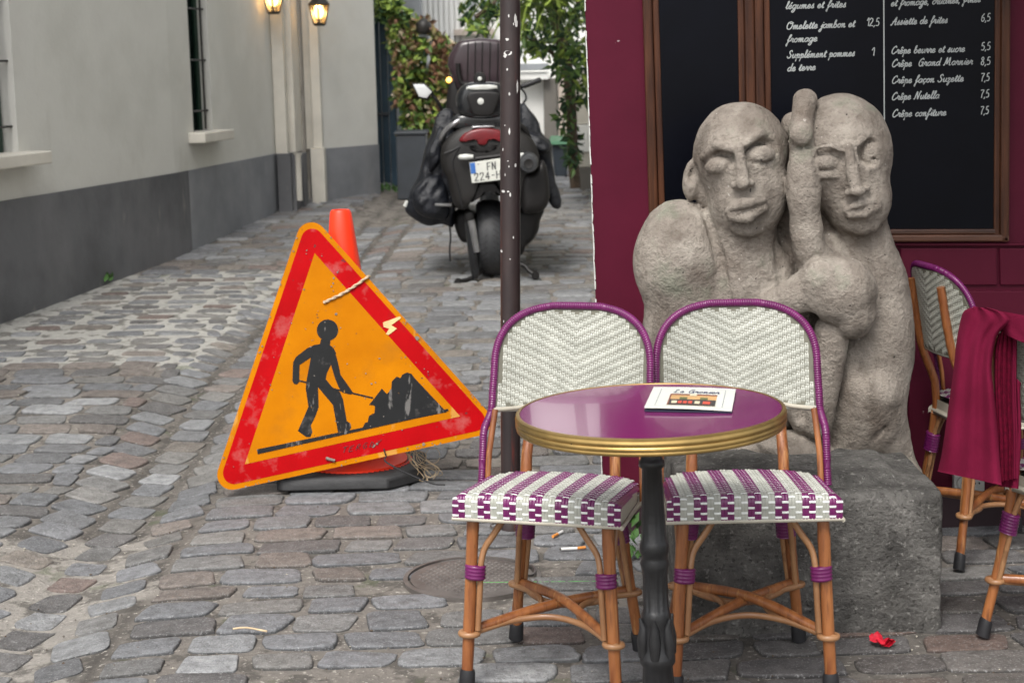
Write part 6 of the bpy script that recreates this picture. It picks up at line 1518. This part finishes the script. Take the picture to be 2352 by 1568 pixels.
# windshield far forward on the machine
Yw2 = Yr + .95
dm('windshield', [(1047,97),(1070,91),(1108,87),(1146,91),(1170,97),(1192,143),(1178,176),(1170,212),(1050,212),(1040,178),(1024,143)], Yw2, .03, .05, 'shield', smooth=1, tip=.75, back=.97)
mb = MB()
for x in (1075, 1092, 1108, 1126, 1144): mb.tube([P(x, 96, Yw2 - .058), P(x - 2, 190, Yw2 - .058)], .0035, 6)
obj('shield_rib', mb, M['bikeblack'], mo, smooth=True)
for pts in ([(1052,146),(1054,175),(1062,192),(1085,194)], [(1164,146),(1162,175),(1154,192),(1135,194)]): mb = MB().tube(cr([P(x, y, Yw2 - .09) for x, y in pts]), .016, 8); obj('shield_stay', mb, M['bikeblack'], mo, smooth=True)
dm('front_fairing', [(1040,170),(1176,170),(1195,230),(1190,330),(1030,330),(1022,230)], Yr + 1.0, .45, .03, 'bikeblack')
# mirror and handlebar
Yh = Yr + .80
mr = dm('mirror', [(946,191),(975,191),(996,211),(982,230),(960,225)], Yh + .004, .05, .004, 'bikeblack', smooth=0, tip=.97, back=.7)
dm('mirror_glass', [(949,194),(974,194),(992,211),(980,226),(962,222)], Yh - .008, .006, .002, 'mirror', parent=mr, smooth=0, tip=.97, back=1)
mb = MB().tube(cr([P(990,215,Yh+.03), P(1004,232,Yh+.03), P(1014,252,Yh+.05), P(1020,275,Yh+.1)]), .011, 8); obj('mirror_stem', mb, M['bikeblack'], mo, smooth=True)
mb = MB().tube([P(1198,199,Yh), P(1205,197,Yh), P(1240,184,Yh), P(1243,183,Yh)], [.014,.018,.018,.010], 12); obj('handlebar_grip', mb, M['rubber'], mo, smooth=True)
mb = MB().tube(cr([P(1130,225,Yh+.1), P(1180,210,Yh+.05), P(1201,198,Yh)]), .014, 8); hb = obj('handlebar', mb, M['bikeblack'], mo, smooth=True)
mb = MB().tube(cr([P(1198,205,Yh), P(1206,215,Yh), P(1208,228,Yh), P(1200,240,Yh+.1)]), .007, 6); obj('brake_hose', mb, M['rubber'], hb, smooth=True)
# leg cover (black coated fabric hanging both sides)
lc = dm('leg_cover', [(1048,262),(1022,246),(1003,262),(1000,281),(982,328),(966,378),(952,417),(938,458),(929,481),(948,500),(978,523),(1000,519),(1018,513),(1040,524),(1046,490),(1056,440),(1052,340)], Yr + .22, .55, .07, 'vinyl', rings=9, wr=.018, tip=.55, back=.75)
dm('cover_fold', [(955,415),(988,400),(1015,405),(1030,440),(1034,500),(1006,508),(960,492),(944,465)], Yr + .13, .2, .06, 'vinyl', rings=9, wr=.018, parent=lc, tip=.45)
dm('cover_fold', [(1000,300),(1020,285),(1022,330),(1004,380),(985,400),(984,360)], Yr + .14, .15, .05, 'vinyl', rings=9, wr=.018, parent=lc, tip=.4)
dm('leg_cover', [(1190,262),(1206,232),(1218,246),(1232,275),(1250,312),(1268,326),(1266,362),(1276,408),(1290,455),(1285,482),(1262,474),(1256,440),(1240,400),(1200,380)], Yr + .25, .5, .05, 'vinyl', rings=9, wr=.018, tip=.6, back=.8, smooth=1)
dm('leg_cover', [(1188,235),(1214,242),(1250,315),(1264,335),(1266,372),(1272,440),(1244,474),(1188,484)], Yr + .30, .5, .04, 'vinyl', rings=9, wr=.018, tip=.7, back=.85, smooth=1)
dm('cover_fold', [(1206,300),(1236,306),(1264,326),(1262,352),(1230,350),(1206,340)], Yr + .2, .12, .05, 'vinyl', rings=9, wr=.018, parent=lc, tip=.45)
mb = MB().tube([P(930,474,Yr+.2), P(936,462,Yr+.2)], .014, 8); obj('reflective_tab', mb, M['clearlens'], lc)
mb = MB().tube(cr([P(1033,520,Yr+.2), P(1035,545,Yr+.2), P(1033,570,Yr+.2), P(1034,600,Yr+.2)]), .007, 6); obj('strap', mb, M['rubber'], lc, smooth=True)
for pts in ([(1056,336),(1040,372),(1050,420),(1062,478)], [(1150,352),(1186,380),(1190,430),(1186,474)], [(1020,352),(1040,345),(1056,336)]): mb = MB().tube(cr([P(x, y, Yr - .052) for x, y in pts]), .004, 6); obj('panel_seam', mb, M['rubber'], mo, smooth=True)
# exhaust
ec = P(1214, 376, Yr - .20)
mb = MB().lathe([(.030,.0),(.052,.004),(.058,.015),(.062,.05),(.066,.2),(.062,.55),(.04,.6)], ec, 32, axis='Y'); ex1 = obj('exhaust', mb, M['exhaust'], mo, smooth=True, sharp=50)
mb = MB().lathe([(.020,-.004),(.028,-.006),(.030,.004)], ec, 24, axis='Y'); obj('tail_pipe', mb, M['bikedust'], ex1, smooth=True); mb = MB().lathe([(.019,-.001),(.019,.02)], ec, 20, axis='Y'); obj('outlet', mb, M['rubber'], ex1)
dm('exhaust_guard', [(1196,398),(1228,396),(1244,365),(1256,380),(1262,430),(1262,466),(1245,488),(1215,492),(1196,488)], Yr - .02, .6, .05, 'bikeblack', tip=.6)
# footpeg, swing arm, shock, engine, stands
mb = MB().tube([P(999,470,Yr+.05), P(1036,471,Yr+.08)], .010, 10); fp = obj('footpeg', mb, M['chrome'], mo, smooth=True); mb = MB().tube([P(1034,471,Yr+.08), P(1054,472,Yr+.15)], .020, 10); obj('peg_mount', mb, M['bikedust'], fp, smooth=True)
dm('caliper', [(1066,486),(1088,483),(1090,502),(1084,510),(1066,508)], Yr + .05, .12, .02, 'bikedust', smooth=1)
mb = MB().tube([P(1082,505,Yr+.05), P(1090,545,Yr+.06), P(1096,578,Yr+.07)], [.024,.024,.022], 14); obj('shock_absorber', mb, M['chrome'], mo, smooth=True)
mb = MB().tube([P(1076,500,Yr+.09), P(1086,575,Yr+.1), P(1092,628,Yr+.1), P(1090,640,Yr+.1)], [.030,.034,.030,.016], 14); obj('swing_arm', mb, M['bikegloss'], mo, smooth=True)
dm('engine', [(1036,482),(1100,480),(1104,560),(1070,558),(1058,555),(1046,530)], Yr + .35, .7, .04, 'bikeblack')
dm('engine', [(1150,480),(1196,478),(1245,470),(1252,484),(1240,505),(1238,530),(1222,555),(1206,565),(1204,580),(1192,590),(1150,560)], Yr + .25, .7, .05, 'bikeblack')
mb = MB().tube([P(1100,590,Yr+.35), P(1100,545,Yr+.35), P(1112,540,Yr+.4)], .03, 10); obj('axle_mount', mb, M['bikeblack'], mo, smooth=True)
def foot(pts, label='centre_stand'):
    mb = MB().tube(cr([P(x, y, Yr + d) for x, y, d in pts]), .016, 8); e = P(*pts[-1][:2], Yr + pts[-1][2]); mb.lathe([(.018,-.03),(.026,-.02),(.026,.02),(.018,.03)], e, 12, axis='Y'); obj(label, mb, M['bikeblack'], mo, smooth=True)
foot([(1116,612,.2),(1100,628,.15),(1080,640,.1),(1052,648,.05)]); foot([(1150,600,.2),(1200,608,.15),(1215,622,.12),(1230,632,.1)])
